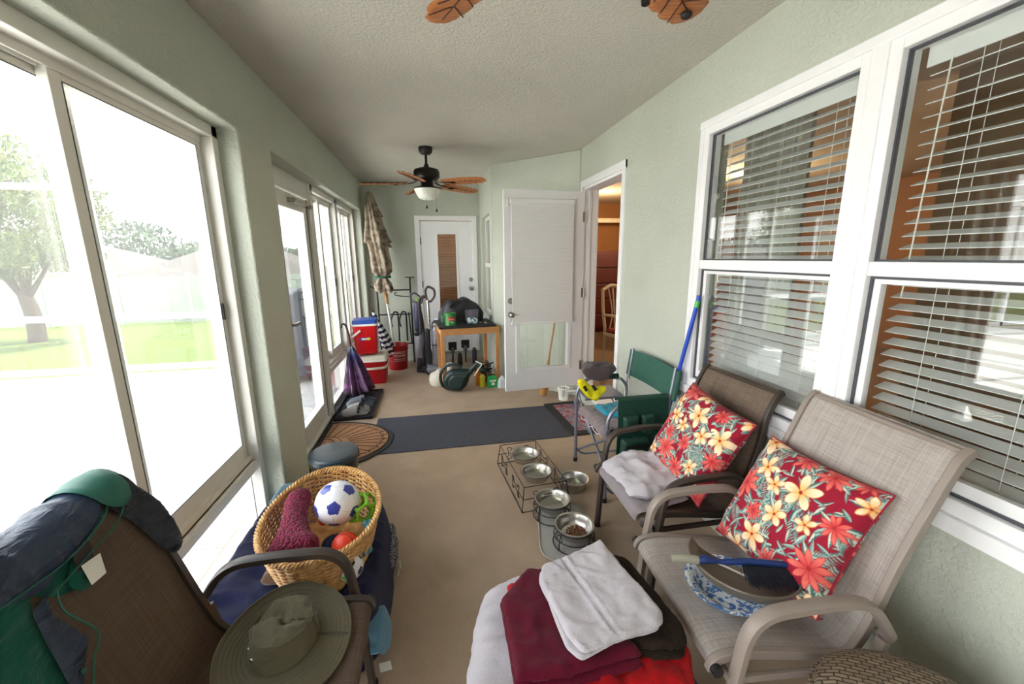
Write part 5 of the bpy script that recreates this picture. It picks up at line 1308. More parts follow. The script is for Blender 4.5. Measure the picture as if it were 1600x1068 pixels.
# grey scalloped towel on its seat, cyan cloth, grey cloth and yellow pouch on the arm
towel('seat_towel', 'taupe towel with pale wavy edge on the folding chair seat', cloth_mat('taupe_terry', (136, 122, 124), scale=300), [(1.02, 2.80), (1.44, 2.80), (1.44, 2.36), (1.02, 2.36)], .474, .014, 2, hangs=(((1.075, 2.6), (-1, 0), .015),), seed=61, amp=.010, fs=14, rad=.006)
m = MB(); m.tube([(1.042 + .006 * sin(q * .9), 2.36 + q * .011, .425 + .012 * sin(q * .55)) for q in range(40)], .004, 6); o = m.build('wavy_hem', M['white_terry'], bpy.data.objects['seat_towel.002'] if 'seat_towel.002' in bpy.data.objects else None, world=True)
cy = thing('cyan_cloth', 'crumpled cyan microfibre cloth on the folding chair seat', 'cloth', (1.2, 2.6, .495))
m = MB(); puff(m, round_poly([(1.13, 2.72), (1.33, 2.73), (1.36, 2.50), (1.24, 2.46), (1.14, 2.54)], .03), .035, .02, .011, fold=lambda x, y: .018 * fbm(x, y, 4, 22, 3), wob=.008, zfn=lambda x, y, z: (x, y, .492 + z)); m.build('cloth_sheet', cloth_mat('cyan_microfibre', (20, 158, 188), (10, 120, 150), 220, .8, .3), cy, world=True, smooth=70)
gc = thing('grey_cloth', 'crumpled dark grey-brown cloth over the far armrest of the folding chair', 'cloth', (1.2, 2.86, .72))
m = MB(); puff(m, round_poly([(1.06, 2.80), (1.12, 2.97), (1.34, 2.95), (1.36, 2.82), (1.25, 2.76), (1.12, 2.76)], .03), .075, .045, .012, fold=lambda x, y: .040 * fbm(x, y, 5, 22, 3), wob=.016, zfn=lambda x, y, z: (x, y, .715 + z - 1.6 * max(0, 2.80 - y))); m.build('cloth_sheet', cloth_mat('dark_taupe_cloth', (92, 80, 82), (64, 54, 56), 260, .7, .3), gc, world=True, smooth=70)
yl = thing('yellow_pouch', 'bright yellow cloth pouch hanging from the far arm of the folding chair', 'pouch', (1.1, 2.8, .62))
M['yellow'] = plain('bright_yellow_vinyl', (236, 222, 20), .45, var=.08, vscale=30)
m = MB(); puff(m, round_poly([(1.015, .70), (1.06, .71), (1.12, .65), (1.25, .635), (1.25, .60), (1.17, .515), (1.10, .56), (1.03, .64)], .02), .04, .02, .010, fold=lambda x, y: .016 * fbm(x, y, 2, 26, 3), zfn=lambda x, y, z: (x, 2.80 - z, y)); m.build('pouch_body', M['yellow'], yl, world=True, smooth=70)
for xx in (1.075, 1.145): m = MB(); m.tube([(xx - .012, 2.757, .655), (xx + .008, 2.752, .62)], .012, 10); m.build('clip', M['rubber'], yl, world=True)
# white cable looped over the frame
m = MB(); m.tube(smooth_path([(1.36, 2.80, .69), (1.40, 2.78, .60), (1.39, 2.77, .48), (1.42, 2.78, .40), (1.44, 2.79, .52), (1.44, 2.80, .68)], 8), .003, 6); o = m.build('charging_cable', M['wplastic'], None); tag(o, 'white cable looped at the far arm of the folding chair', 'cable')
# little side tray and cup holder on the far side
M['traygrey'] = plain('grey_folding_tray', (118, 120, 134), .5, var=.06)
tr2 = thing('side_tray', 'grey fold-out side table on the far side of the folding chair', 'tray', (1.28, 3.05, .50))
MB().b(1.14, 1.46, 2.89, 3.18, .495, .508).build('tray_top', M['traygrey'], tr2, world=True, bevel=.004)
for y in (2.90, 3.17): MB().tube([(1.13, y, .492), (1.47, y, .492)], .007, 8).build('tray_bar', M['alutube'], tr2, world=True)
for x in (1.16, 1.44): MB().tube([(x, 3.14, .49), (x, 2.875, .22)], .006, 8).build('tray_brace', M['alutube'], tr2, world=True)
cupw = thing('cup_holder', 'small white slotted plastic basket clipped beside the folding chair', 'cup holder', (.965, 2.94, .50))
m = MB(); k = 20
for i in range(k):
    a = 2 * pi * i / k; m.beam((.965 + .036 * cos(a), 2.94 + .036 * sin(a), .50), (.965 + .045 * cos(a), 2.94 + .045 * sin(a), .59), .007, .003)
m.tube([(.965 + .045 * cos(2 * pi * i / 24), 2.94 + .045 * sin(2 * pi * i / 24), .59) for i in range(24)], .004, 6, closed=True); m.cyl((.965, 2.94, .497), (.965, 2.94, .502), .038, seg=20); m.build('basket_body', M['wplastic'], cupw, world=True)
MB().box((1.015, 2.90, .575), (.08, .02, .012)).build('clip', M['wplastic'], cupw, world=True, bevel=.002)
# outlet on the wall
ot = MB(); ot.b(XR - .006, XR, 2.66, 2.735, .40, .515); ot = ot.build('wall_outlet', M['wplastic'], None, bevel=.002); tag(ot, 'cream electrical outlet plate low on the wall behind the folding chair', 'outlet')
for zz in (.435, .48): MB().b(XR - .008, XR - .005, 2.68, 2.715, zz - .014, zz + .014).build('socket', M['gasket'], ot)
# blue broom handle leaning
bp = thing('broom_handle', 'bright blue pole with green tip leaning on the wall beside the window', 'broom', (1.50, 2.32, 0))
M['bpole'] = plain('bright_blue_pole', (28, 72, 190), .35, var=.03)
MB().tube([(1.44, 2.42, .02), (1.553, 2.205, 1.30)], .0125, 12).build('pole', M['bpole'], bp, world=True)
MB().tube([(1.5525, 2.206, 1.295), (1.556, 2.20, 1.335)], .0135, 12).build('green_tip', plain('green_pole_tip', (70, 180, 80), .4), bp, world=True)
MB().tube([(1.556, 2.20, 1.335), (1.558, 2.196, 1.365)], .012, 12).build('hanging_cap', M['bpole'], bp, world=True)
MB().box((1.435, 2.43, .02), (.05, .26, .04)).build('broom_head', M['bpole'], bp, world=True, bevel=.006)

# ================================================================== ceiling fans
t = NT('carved_cherry_blade'); v = t.coord(); n = t.noise(t.coord(scale=(2, 30, 2)), 6, 4, .6, .5); n2 = t.noise(v, 90, 2)
t.col(t.mix(t.ramp(n, [(.3, 0.0), (.7, 1.0)]), s2l((150, 86, 42)), s2l((202, 132, 74)))); t.set(rough=.45, spec=.5); t.bump(n, .25, .002); M['blade'] = t.m
M['blade_vein'] = plain('dark_carved_groove', (62, 34, 20), .6)
M['bronze'] = plain('oil_rubbed_bronze', (30, 23, 20), .35, .4, var=.1)
t = NT('frosted_white_glass'); t.col(s2l((240, 236, 228))); t.set(rough=.35, sss=.2); M['opal'] = t.m
def blade_outline():
    """palm leaf with scalloped sides, x outward"""
    up = []; n = 7
    for i in range(n):
        x0 = .0 + .44 * i / n; x1 = .44 * (i + 1) / n
        w = lambda x: .078 * (sin(pi * min(1, (x + .05) / .50) ** .8) ** .55) if x < .44 else .0
        for q in range(6):
            t_ = q / 5; x = x0 + (x1 - x0) * t_; b_ = .080 * sin(pi * (.17 + .60 * x / .44)) ** .6
            up.append((x, b_ + .010 * sin(pi * min(1, t_ * 1.05)) ** .5 - .004))
    tip = [(.47, .055), (.492, .028), (.50, 0)]
    up = up + tip
    return [(x, y) for x, y in up] + [(x, -y) for x, y in reversed(up[:-1])]
def make_fan(label, loc, angles):
    f = thing('ceiling_fan', label, 'ceiling fan', loc)
    m = MB(); m.lathe([(.0, 0), (.068, 0), (.070, -.012), (.066, -.045), (.048, -.066), (.020, -.072), (0, -.072)], seg=36); m.build('canopy', M['bronze'], f)
    MB().cyl((0, 0, -.06), (0, 0, -.20), .0125, seg=16).build('downrod', M['bronze'], f)
    m = MB(); m.lathe([(0, -.155), (.018, -.158), (.034, -.195), (.05, -.205), (0, -.205)], seg=28); m.build('yoke_cover', M['bronze'], f)
    m = MB(); m.lathe([(0, -.20), (.09, -.203), (.122, -.215), (.132, -.235), (.130, -.285), (.115, -.305), (.098, -.315), (0, -.315)], seg=44); m.build('motor_housing', M['bronze'], f, smooth=50)
    m = MB(); m.lathe([(0, -.31), (.062, -.315), (.064, -.375), (.072, -.388), (.0, -.388)], seg=32); m.build('switch_housing', M['bronze'], f)
    m = MB(); m.lathe([(0, -.384), (.138, -.388), (.142, -.396), (.136, -.402), (0, -.402)], seg=44); m.build('light_plate', M['bronze'], f)
    m = MB(); m.lathe([(.134, -.400), (.128, -.415), (.108, -.455), (.094, -.482), (.070, -.498), (0, -.506), (0, -.500), (.068, -.492), (.088, -.478), (.126, -.402)], seg=48); m.build('glass_shade', M['opal'], f, smooth=50)
    for (x, y, L) in ((-.012, -.08, .175), (.085, -.05, .205)):
        MB().cyl((x, y, -.39), (x, y, -.39 - L), .0010, seg=5).build('pull_chain', M['bronze'], f)
        m = MB(); m.lathe([(0, 0), (.004, -.002), (.009, -.022), (.008, -.030), (0, -.034)], c=(x, y, -.39 - L), seg=14); m.build('chain_pull', M['bronze'], f)
    ol = blade_outline()
    for k, a in enumerate(angles):
        Ra = Matrix.Rotation(a, 4, 'Z') @ Matrix.Translation((.185, 0, -.352)) @ Matrix.Rotation(R(-13), 4, 'X') @ Matrix.Rotation(R(1.5), 4, 'Y')
        m = MB()
        puff(m, ol, .010, .012, .012, fold=lambda x, y: .0045 * abs(sin((x * 16 - abs(y) * 20) * pi * .5)) - .003, zfn=lambda x, y, z: Ra @ Vector((x, y, z)))
        b_ = m.build('blade', M['blade'], f, smooth=50)
        for side in (.0055, -.0025) if True else ():
            pass
        for zz in (.0155, -.0012):
            m = MB(); m.tube([Ra @ Vector((x, 0, zz)) for x in (.01, .15, .3, .46)], .0022, 5)
            for i in range(1, 8):
                for s_ in (-1, 1): m.tube([Ra @ Vector((.44 * i / 7 - .055 + .05 * q, s_ * (.002 + .058 * q), zz - (.002 if q > .6 else 0))) for q in (0, .35, .7, 1)], .0018, 5)
            m.build('carved_vein', M['blade_vein'], b_)
        m = MB(); ca = Matrix.Rotation(a, 4, 'Z')
        m.sweep([ca @ Vector(p) for p in round_path([(.10, 0, -.322), (.15, 0, -.345), (.20, 0, -.352), (.27, 0, -.356)], .03, 4)], [(-.016, -.003), (.016, -.003), (.016, .003), (-.016, .003)], scales=None)
        m.build('blade_iron', M['bronze'], f, smooth=40)
        m = MB(); m.lathe([(0, -.010), (.016, -.008), (.022, 0), (.016, .006), (0, .008)], c=ca @ Vector((.31, 0, -.360)), seg=20, sx=1.5); m.build('iron_medallion', M['bronze'], f)
    return f
fan_a = make_fan('dark bronze ceiling fan with leaf blades and white light bowl, far end', (-.02, 4.50, ZC), [pi, R(108), R(36), R(-36), R(-108)])
fan_b = make_fan('nearer ceiling fan, only two wooden leaf blade tips showing at the top', (.33, .865, ZC), [R(42.5), R(114.5), R(186.5), R(258.5), R(330.5)])

m = MB(); m.sphere((.33 + .625 * cos(R(42.5)), .865 + .625 * sin(R(42.5)), ZC - .352 - .022), .017, 16, 10, scale=(1, 1, .6)); m.build('balance_weight', M['rubber'], fan_b, world=True)
# ================================================================== far corner: umbrella, rack, bucket, coolers
t = NT('camouflage_taupe_canvas'); v = t.coord(); n = t.noise(v, 14, 4, .6); t.col(t.mix(t.ramp(n, [(.42, 0.0), (.58, 1.0)]), s2l((112, 98, 84)), s2l((164, 150, 132)))); t.set(rough=.9); t.bump(t.noise(v, 90, 3), .5, .01); M['camo'] = t.m
um = thing('patio_umbrella', 'closed tall taupe patio umbrella with green strap, leaning in the back corner', 'umbrella', (-.60, 6.1, 0))
ax0 = Vector((-.585, 6.02, .10)); ax1 = Vector((-.84, 6.28, 2.50)); AD = (ax1 - ax0)
def umb(u, v_):
    a = 2 * pi * u; t_ = v_                    # 0 at the hem, 1 at the tip
    base = ax0 + AD * (.43 + .57 * t_)
    r = .115 + .03 * sin(pi * min(1, t_ * 1.6)) if t_ > .16 else .105 + .05 * (.16 - t_) / .16 * .5 - .035 * math.exp(-((t_ - .15) / .03) ** 2)
    if t_ > .5: r = .14 * (1 - (t_ - .5) / .5) ** .8 + .035
    if .10 < t_ < .20: r *= .80
    r *= 1 + .16 * sin(5 * a + 3 * t_) + .10 * sin(11 * a + 5 * t_ + sin(a)) + .35 * fbm(cos(a), sin(a), t_ * 3, 1.5)
    z = base.z + (.025 * sin(7 * a) if t_ < .02 else 0)
    return (base.x + r * .85 * cos(a), base.y + r * .85 * sin(a), z)
m = MB(); m.slab(lambda u, v_: umb(-u, v_), 97, 60, .004); m.build('canopy', M['camo'], um, world=True, smooth=60, merge=.0006)
for lo, hi in ((.45, .55), (.76, .86)):
    def flap(u, v_):
        p = Vector(umb(.92 + u * .20, hi - (hi - lo) * v_)); return p + (Vector((p.x, p.y, 0)) - Vector(((ax0 + AD * .7).x, (ax0 + AD * .7).y, 0))) * .35 * v_
    MB().slab(flap, 8, 8, .004).build('canopy_flap', M['camo'], um, world=True, smooth=60)
m = MB()
for q in (0.,): m.sweep([ (lambda b_: (b_.x + .115 * cos(2 * pi * i / 24), b_.y + .115 * sin(2 * pi * i / 24), b_.z))(ax0 + AD * (.43 + .57 * .15)) for i in range(24)], [(-.002, -.014), (.002, -.014), (.002, .014), (-.002, .014)], closed=True)
m.build('strap', plain('green_velcro_strap', (40, 98, 70), .8), um, world=True)
MB().cyl(ax0, ax0 + AD * .36, .0165, seg=14).build('pole', M['cage'], um, world=True)
MB().cyl(ax0 + AD * .31, ax0 + AD * .33, .024, seg=14).build('pole_collar', M['chrome'], um, world=True)
MB().cyl(ax0 + AD * .355, ax0 + AD * .44, .022, .034, seg=14).build('wooden_hub', plain('pale_wood_hub', (176, 140, 96), .6), um, world=True)
MB().cyl(ax1 - AD * .02, ax1 + AD * .01, .012, .005, seg=10).build('finial', M['black'], um, world=True)
# wrought iron rack
M['iron'] = plain('dark_wrought_iron', (44, 38, 36), .5, .3, var=.1)
rk_ = thing('iron_rack', 'dark iron stand frame with curled hooks against the back wall', 'rack', (-.61, 6.4, 0))
def ir(pts, r=.009, nm='bar'): MB().tube([Vector(p) for p in pts], r, 8).build(nm, M['iron'], rk_, world=True)
yb = 6.40
for x, h in ((-.355, 1.31), (-.84, 1.15)): MB().b(x - .012, x + .012, yb - .012, yb + .012, 0, h).build('post', M['iron'], rk_, world=True, bevel=.002)
MB().b(-.425, -.285, yb - .03, yb + .03, 1.31, 1.322).build('post_cap', M['iron'], rk_, world=True)
for z in (1.13, .76, .30): ir([(-.84, yb, z), (-.355, yb, z)], .010)
ir([(-.92, yb - .08, 1.20), (-.84, yb, 1.13)], .008)
ir(smooth_path([(-.355, yb, 1.02), (-.50, yb - .03, 1.04), (-.58, yb - .05, 1.06), (-.585, yb - .05, 1.09), (-.55, yb - .04, 1.09)], 6), .007, 'hook')
for xo in (-.56, -.44):
    ir(smooth_path([(xo, yb - .02, .35), (xo, yb - .03, .74), (xo - .02, yb - .05, .80), (xo - .06, yb - .06, .79), (xo - .10, yb - .07, .68), (xo - .085, yb - .07, .58)], 6), .012, 'hook')
ir([(-.40, yb - .03, .79), (-.375, yb - .03, .30)], .010)
# red bucket
M['redp'] = plain('red_plastic', (158, 14, 24), .35, var=.04)
M['brightred'] = plain('bright_red_plastic', (204, 20, 28), .3, var=.03)
bu = thing('bucket', 'tall red plastic bucket with white lettering holding the umbrella pole', 'bucket', (-.575, 6.08, 0))
m = MB(); m.lathe([(0, 0), (.128, 0), (.132, .01), (.150, .30), (.158, .30), (.158, .315), (.150, .315), (.152, .34), (.160, .345), (.162, .365), (.154, .365), (.146, .35), (.126, .012), (0, .012)], seg=56); m.build('bucket_wall', M['redp'], bu)
m = MB(); m.tube(smooth_path([(-.16, 0, .30), (-.15, -.08, .18), (-.05, -.165, .14), (.08, -.16, .17), (.16, 0, .30)], 8), .003, 6); m.build('wire_handle', M['nickel'], bu)
def arc_text(body, r, z, size, a0):
    cu = bpy.data.curves.new('t', 'FONT'); cu.body = body; cu.size = size; cu.extrude = .001; cu.align_x = 'CENTER'
    o = bpy.data.objects.new('t', cu); COL.objects.link(o); me = bpy.data.meshes.new_from_object(o.evaluated_get(bpy.context.evaluated_depsgraph_get())); bpy.data.objects.remove(o)
    m = MB(); m._add([((r + v_.co.z) * sin(v_.co.x / r + a0), -(r + v_.co.z) * cos(v_.co.x / r + a0), z + v_.co.y) for v_ in me.vertices], [tuple(p.vertices) for p in me.polygons]); return m
for body, z, sz in (('HARDY', .245, .052), ('POWER', .198, .050), ('PREMIUM GRADE', .160, .022), ('STRONG & SAFE', .132, .022)): arc_text(body, .142 + z * .035, z, sz, .32).build('lettering', M['wplastic'], bu, smooth=0)
# striped umbrella in the bucket
t = NT('navy_white_stripes'); tc_ = t.n.new('ShaderNodeTexCoord'); sp = t.n.new('ShaderNodeSeparateXYZ'); t.link(tc_.outputs['Object'], sp.inputs[0])
st_ = t.math('GREATER_THAN', t.math('FRACT', t.math('MULTIPLY', sp.outputs[2], 12.5)), .5); t.col(t.mix(st_, s2l((226, 226, 230)), s2l((28, 34, 70)))); t.set(rough=.8); M['stripe'] = t.m
su = thing('striped_umbrella', 'furled navy and white striped umbrella standing in the red bucket', 'umbrella', (-.61, 6.04, .10)); 
dv = Vector((-.235, -.22, .80)).normalized(); su.rotation_euler = Vector((0, 0, 1)).rotation_difference(dv).to_euler()
m = MB(); m.lathe([(.0, .10), (.045, .11), (.070, .20), (.072, .32), (.058, .48), (.040, .66), (.022, .80), (.012, .86), (0, .862)], seg=32); 
m.v = [(x * (1 + .18 * sin(6 * atan2(y, x) + z * 4)), y * (1 + .18 * sin(6 * atan2(y, x) + z * 4)), z) for x, y, z in m.v]; m.build('canopy', M['stripe'], su)
MB().cyl((0, 0, .85), (0, 0, .90), .006, seg=8).build('ferrule', M['black'], su)
# coolers
def cooler(parent, w, d_, h, lidh, mb, ml, mt=None):
    o1 = round_poly([(-w / 2, -d_ / 2), (w / 2, -d_ / 2), (w / 2, d_ / 2), (-w / 2, d_ / 2)], .035); k = len(o1)
    def loft(rows, nm, mt_):
        vs = [(x * s_, y * s_, z) for s_, z in rows for x, y in o1]; fs = [(j * k + i, j * k + (i + 1) % k, (j + 1) * k + (i + 1) % k, (j + 1) * k + i) for j in range(len(rows) - 1) for i in range(k)]
        fs += [tuple(reversed(range(k))), tuple(range((len(rows) - 1) * k, len(rows) * k))]; m = MB(); m._add(vs, fs); return m.build(nm, mt_, parent, smooth=40)
    loft([(.84, 0), (.86, .004), (.97, h - .03), (.985, h)], 'cooler_body', mb)
    loft([(1.0, h), (1.02, h + .004), (1.02, h + .022), (1.0, h + .026)], 'lid_rim', M['wplastic'])
    if ml: loft([(1.0, h + .026), (1.0, h + lidh * .75), (.95, h + lidh), (.6, h + lidh + .004)], 'lid', ml)
lc = thing('cooler', 'large red cooler with off-white lid and swing handle, under the smaller one', 'cooler', (-.855, 5.50, 0), R(2))
M['offw'] = plain('aged_white_plastic', (216, 210, 196), .45, var=.04)
cooler(lc, .40, .40, .30, .075, M['redp'], M['offw'])
m = MB(); m.sweep(round_path([(-.215, .0, .30), (-.215, -.10, .235), (-.20, -.225, .235), (.0, -.245, .225), (.18, -.225, .225), (.215, -.10, .24), (.215, .0, .30)], .05, 5), [(-.006, -.014), (.006, -.014), (.006, .014), (-.006, .014)]); m.build('handle', M['offw'], lc, smooth=50)
sc_ = thing('cooler', 'small red cooler with blue lid stacked on the large red cooler', 'cooler', (-.895, 5.47, .406), R(3))
M['bluelid'] = plain('blue_plastic_lid', (30, 72, 160), .35, var=.02)
cooler(sc_, .30, .30, .36, .075, M['brightred'], M['bluelid'])
m = MB(); m.sweep(round_path([(-.165, -.05, .36), (-.17, -.16, .22), (-.05, -.175, .31)], .02, 4), [(-.005, -.012), (.005, -.012), (.005, .012), (-.005, .012)]); m.build('handle', M['wplastic'], sc_, smooth=50)
MB().b(-.065, .06, -.1425, -.139, .175, .215).build('label', M['ballblue'], sc_)
MB().b(.015, .06, -.1445, -.141, .18, .21).build('label_patch', M['yellow'], sc_)
MB().b(-.045, .012, -.1445, -.141, .185, .205).build('label_patch', M['wplastic'], sc_)
MB().b(.141, .1445, -.02, .02, .14, .26).build('label', M['wplastic'], sc_)

# furled purple umbrella leaning on the kick panel
t = NT('purple_galaxy_nylon'); v = t.coord(); tc_ = t.n.new('ShaderNodeTexCoord'); sp = t.n.new('ShaderNodeSeparateXYZ'); t.link(tc_.outputs['Object'], sp.inputs[0])
base = t.ramp(sp.outputs[2], [(.02, s2l((24, 20, 30))), (.10, s2l((104, 58, 104))), (.34, s2l((78, 40, 96))), (.46, s2l((60, 60, 130))), (.55, s2l((150, 160, 180)))])
n = t.noise(v, 16, 4); t.col(t.mix(t.ramp(n, [(.45, 0.0), (.65, 1.0)]), base, s2l((52, 22, 52)))); t.set(rough=.45); M['galaxy'] = t.m
pu = thing('umbrella', 'furled purple and dark umbrella leaning tip-up over the boot tray', 'umbrella', (-.935, 4.93, .03)); dv = Vector((-.075, .0, .8)).normalized(); pu.rotation_euler = Vector((0, 0, 1)).rotation_difference(dv).to_euler()
def pu_s(u, v_):
    a = 2 * pi * u; z = .01 + .56 * v_; r = .128 * (1 - v_) ** .8 + .016
    r *= 1 + .30 * sin(6 * a + 2 * v_) + .16 * sin(13 * a + 3 * v_); return (r * cos(a) * .95, r * sin(a) * .85, z + (.03 * sin(5 * a) if v_ < .03 else 0))
m = MB(); m.slab(lambda u, v_: pu_s(u, v_), 73, 30, .003); m.build('canopy', M['galaxy'], pu, smooth=60, merge=.0005)
MB().cyl((0, 0, .50), (0, 0, .72), .010, seg=10).build('shaft', M['black'], pu)
m = MB(); m.tube(smooth_path([(0, 0, .70), (-.005, 0, .78), (-.02, 0, .83), (-.05, 0, .84), (-.065, 0, .80)], 6), .011, 10); m.build('hook_handle', M['rubber'], pu)
# boot tray with two pairs of clogs
by = thing('boot_tray', 'black plastic boot tray with raised rim under the clogs', 'tray', (-.87, 4.56, 0), R(0))
m = MB(); m.b(-.185, .185, -.44, .44, 0, .006)
m.build('tray_floor', M['rubber'], by)
m = MB()
o1 = round_poly([(-.19, -.445), (.19, -.445), (.19, .445), (-.19, .445)], .02); k = len(o1)
rows = [(0.0, 0), (.004, .03), (.012, .032), (.012, .028), (-.004, .006)]
vs = []; 
for off, z in rows: vs += [(x * (1 + off / .19), y * (1 + off / .445), z) for x, y in o1]
fs = [(j * k + i, j * k + (i + 1) % k, (j + 1) * k + (i + 1) % k, (j + 1) * k + i) for j in range(len(rows) - 1) for i in range(k)]; m._add(vs, fs); m.build('tray_rim', M['rubber'], by)
def clog(name, label, loc, rz, mt, L=.27, grp=None):
    s_ = thing(name, label, 'shoe', loc, rz, grp); w = .05
    sole = [(p.x, p.y) for p in smooth_path([(-L / 2, 0, 0), (-L * .42, .036, 0), (-L * .1, .032, 0), (L * .2, .048, 0), (L * .42, .036, 0), (L / 2, 0, 0), (L * .42, -.040, 0), (L * .2, -.048, 0), (-L * .1, -.034, 0), (-L * .42, -.036, 0)], 5, closed=True)]
    m = MB(); m.prism(sole, 0, .022); m.build('sole', mt, s_, bevel=.004)
    def up(u, v_):                                      # toe cap: closed vamp rising to the instep
        x = L / 2 * (.97) - L * .56 * v_; ww = .046 * (1 - .12 * abs(v_ - .4)) * (min(1, .3 + v_ * 3) ** .6); hh = .028 + .050 * v_ ** .7
        a = pi * u; return (x, ww * cos(a), .018 + hh * sin(a) ** .8)
    MB().slab(lambda u, v_: up(u, v_), 17, 14, .004).build('upper', mt, s_, smooth=60)
    m = MB(); m.slab(lambda u, v_: (lambda a: (-L * .16 - L * .33 * sin(a) + .0, .040 * cos(a), .018 + (.046 - .018 * sin(a)) * v_))(pi * u), 21, 5, .004); m.build('heel_wall', mt, s_, smooth=60)
    m = MB(); m.prism([(x * .80 - .008, y * .66) for x, y in sole], .0222, .025); m.build('insole', M['insole'], s_)
    return s_
M['insole'] = plain('dark_insole', (58, 54, 50), .9)
M['clogd'] = plain('slate_grey_clog', (84, 88, 100), .6, var=.05); M['clogl'] = plain('warm_grey_clog', (150, 146, 140), .6, var=.05)
clog('clog', 'dark grey clog on the boot tray, the one nearer the umbrella', (-.85, 4.60, .007), pi + R(4), M['clogd'], .29)
clog('clog', 'dark grey clog on the boot tray beside the light pair', (-.86, 4.50, .007), pi - R(4), M['clogd'], .29)
clog('clog', 'light grey clog on the boot tray, next to the dark pair', (-.85, 4.355, .007), pi + R(-22), M['clogl'], .25)
clog('clog', 'light grey clog at the near end of the boot tray', (-.87, 4.255, .007), pi + R(6), M['clogl'], .26)

# ================================================================== vacuums
M['vgrey'] = plain('silver_grey_plastic', (126, 128, 136), .35, var=.05); M['vdark'] = plain('dark_vacuum_plastic', (40, 42, 50), .4, var=.1); M['vblue'] = plain('dark_blue_plastic', (34, 42, 74), .4, var=.08)
t = NT('smoky_clear_plastic'); t.col(s2l((120, 118, 126))); t.set(rough=.15, coat=.5, spec=.6); M['smoke'] = t.m
v1 = thing('vacuum_cleaner', 'dark blue-black upright vacuum with lime-trimmed loop handle near the rack', 'vacuum cleaner', (-.26, 5.95, 0))
m = MB(); m.tube(round_path([(-.33, 5.92, 1.10), (-.28, 5.88, 1.13), (-.17, 5.84, 1.05), (-.18, 5.84, .98), (-.32, 5.92, 1.0), (-.33, 5.92, 1.10)], .02, 4), .012, 8); m.build('loop_handle', M['vdark'], v1, world=True)
m = MB(); m.tube([(-.26, 5.875, 1.04), (-.19, 5.845, 1.00)], .014, 8); m.build('lime_grip', M['lime'], v1, world=True)
m = MB(); m.lathe([(0, .55), (.05, .55), (.062, .60), (.06, .92), (.045, .98), (0, .98)], c=(-.245, 5.92, 0), seg=20, sx=.9); m.build('upper_body', M['vblue'], v1, world=True)
m = MB(); m.lathe([(0, .08), (.075, .09), (.09, .18), (.085, .50), (.06, .56), (0, .56)], c=(-.235, 5.90, 0), seg=24, sx=.95); m.build('dust_canister', M['smoke'], v1, world=True)
m = MB(); m.sphere((-.265, 5.86, .56), .055, 20, 12); m.build('motor_dome', M['vdark'], v1, world=True)
m = MB(); m.tube(smooth_path([(-.23, 5.86, .98), (-.19, 5.82, .8), (-.17, 5.80, .5), (-.19, 5.80, .3), (-.18, 5.82, .12)], 7), .016, 10); m.build('hose', M['vdark'], v1, world=True)
m = MB(); m.cyl((-.285, 5.82, .10), (-.225, 5.82, .10), .10, seg=32); m.build('wheel', M['rubber'], v1, world=True, bevel=.008)
m = MB(); m.box((-.20, 5.84, .05), (.20, .22, .09)); m.build('floor_head', M['vdark'], v1, world=True, bevel=.02)
v2 = thing('vacuum_cleaner', 'silver-grey upright vacuum with brown loop handle beside the work table', 'vacuum cleaner', (-.06, 5.76, 0))
M['vbrown'] = plain('brown_black_handle', (54, 40, 40), .45)
m = MB(); m.tube(round_path([(-.105, 5.76, 1.02), (-.125, 5.76, 1.16), (-.09, 5.76, 1.22), (.0, 5.74, 1.18), (.005, 5.74, 1.08), (-.06, 5.755, 1.0), (-.105, 5.76, 1.02)], .04, 5), .016, 10); m.build('loop_handle', M['vbrown'], v2, world=True)
MB().cyl((-.09, 5.76, .60), (-.095, 5.76, 1.03), .020, seg=14).build('chrome_wand', M['chrome'], v2, world=True)
m = MB(); m.tube(smooth_path([(-.12, 5.76, 1.08), (-.19, 5.77, 1.06), (-.22, 5.78, .95), (-.21, 5.78, .7), (-.215, 5.78, .56)], 7), .021, 10); m.build('curved_tube', M['vbrown'], v2, world=True)
m = MB(); m.lathe([(0, .12), (.060, .12), (.066, .2), (.070, .60), (.058, .66), (0, .67)], c=(-.0, 5.74, 0), seg=28); m.build('clear_canister', M['smoke'], v2, world=True)
m = MB(); m.lathe([(.071, .39), (.073, .395), (.073, .41), (.071, .415)], c=(0, 5.74, 0), seg=28, close=True); m.build('canister_band', M['vdark'], v2, world=True)
m = MB(); m.tube(round_path([(-.055, 5.70, .64), (-.05, 5.70, .73), (.05, 5.70, .73), (.055, 5.70, .64)], .025, 4), .009, 8); m.build('carry_handle', M['vdark'], v2, world=True)
for k in range(3):
    m = MB(); m.tube(smooth_path([(-.13 + .012 * k, 5.74, .62), (-.15 + .02 * k, 5.70, .45), (-.10 + .01 * k, 5.70, .28), (-.12 + .015 * k, 5.72, .12)], 6), .009, 8); m.build('cord_loop', M['vdark'], v2, world=True)
m = MB(); m.box((-.12, 5.76, .38), (.07, .07, .50)); m.build('spine', M['vdark'], v2, world=True, bevel=.02)
m = MB(); m.box((-.03, 5.68, .065), (.26, .20, .09)); m.build('floor_head', M['vgrey'], v2, world=True, bevel=.03)
m = MB(); m.cyl((-.165, 5.64, .055), (-.125, 5.64, .055), .055, seg=28); m.build('wheel', M['rubber'], v2, world=True, bevel=.006)
MB().cyl((-.170, 5.64, .055), (-.163, 5.64, .055), .022, seg=18).build('hub_cap', M['vgrey'], v2, world=True)
MB().box((.03, 5.57, .05), (.08, .03, .05)).build('red_bumper', M['redp'], v2, world=True, bevel=.006)

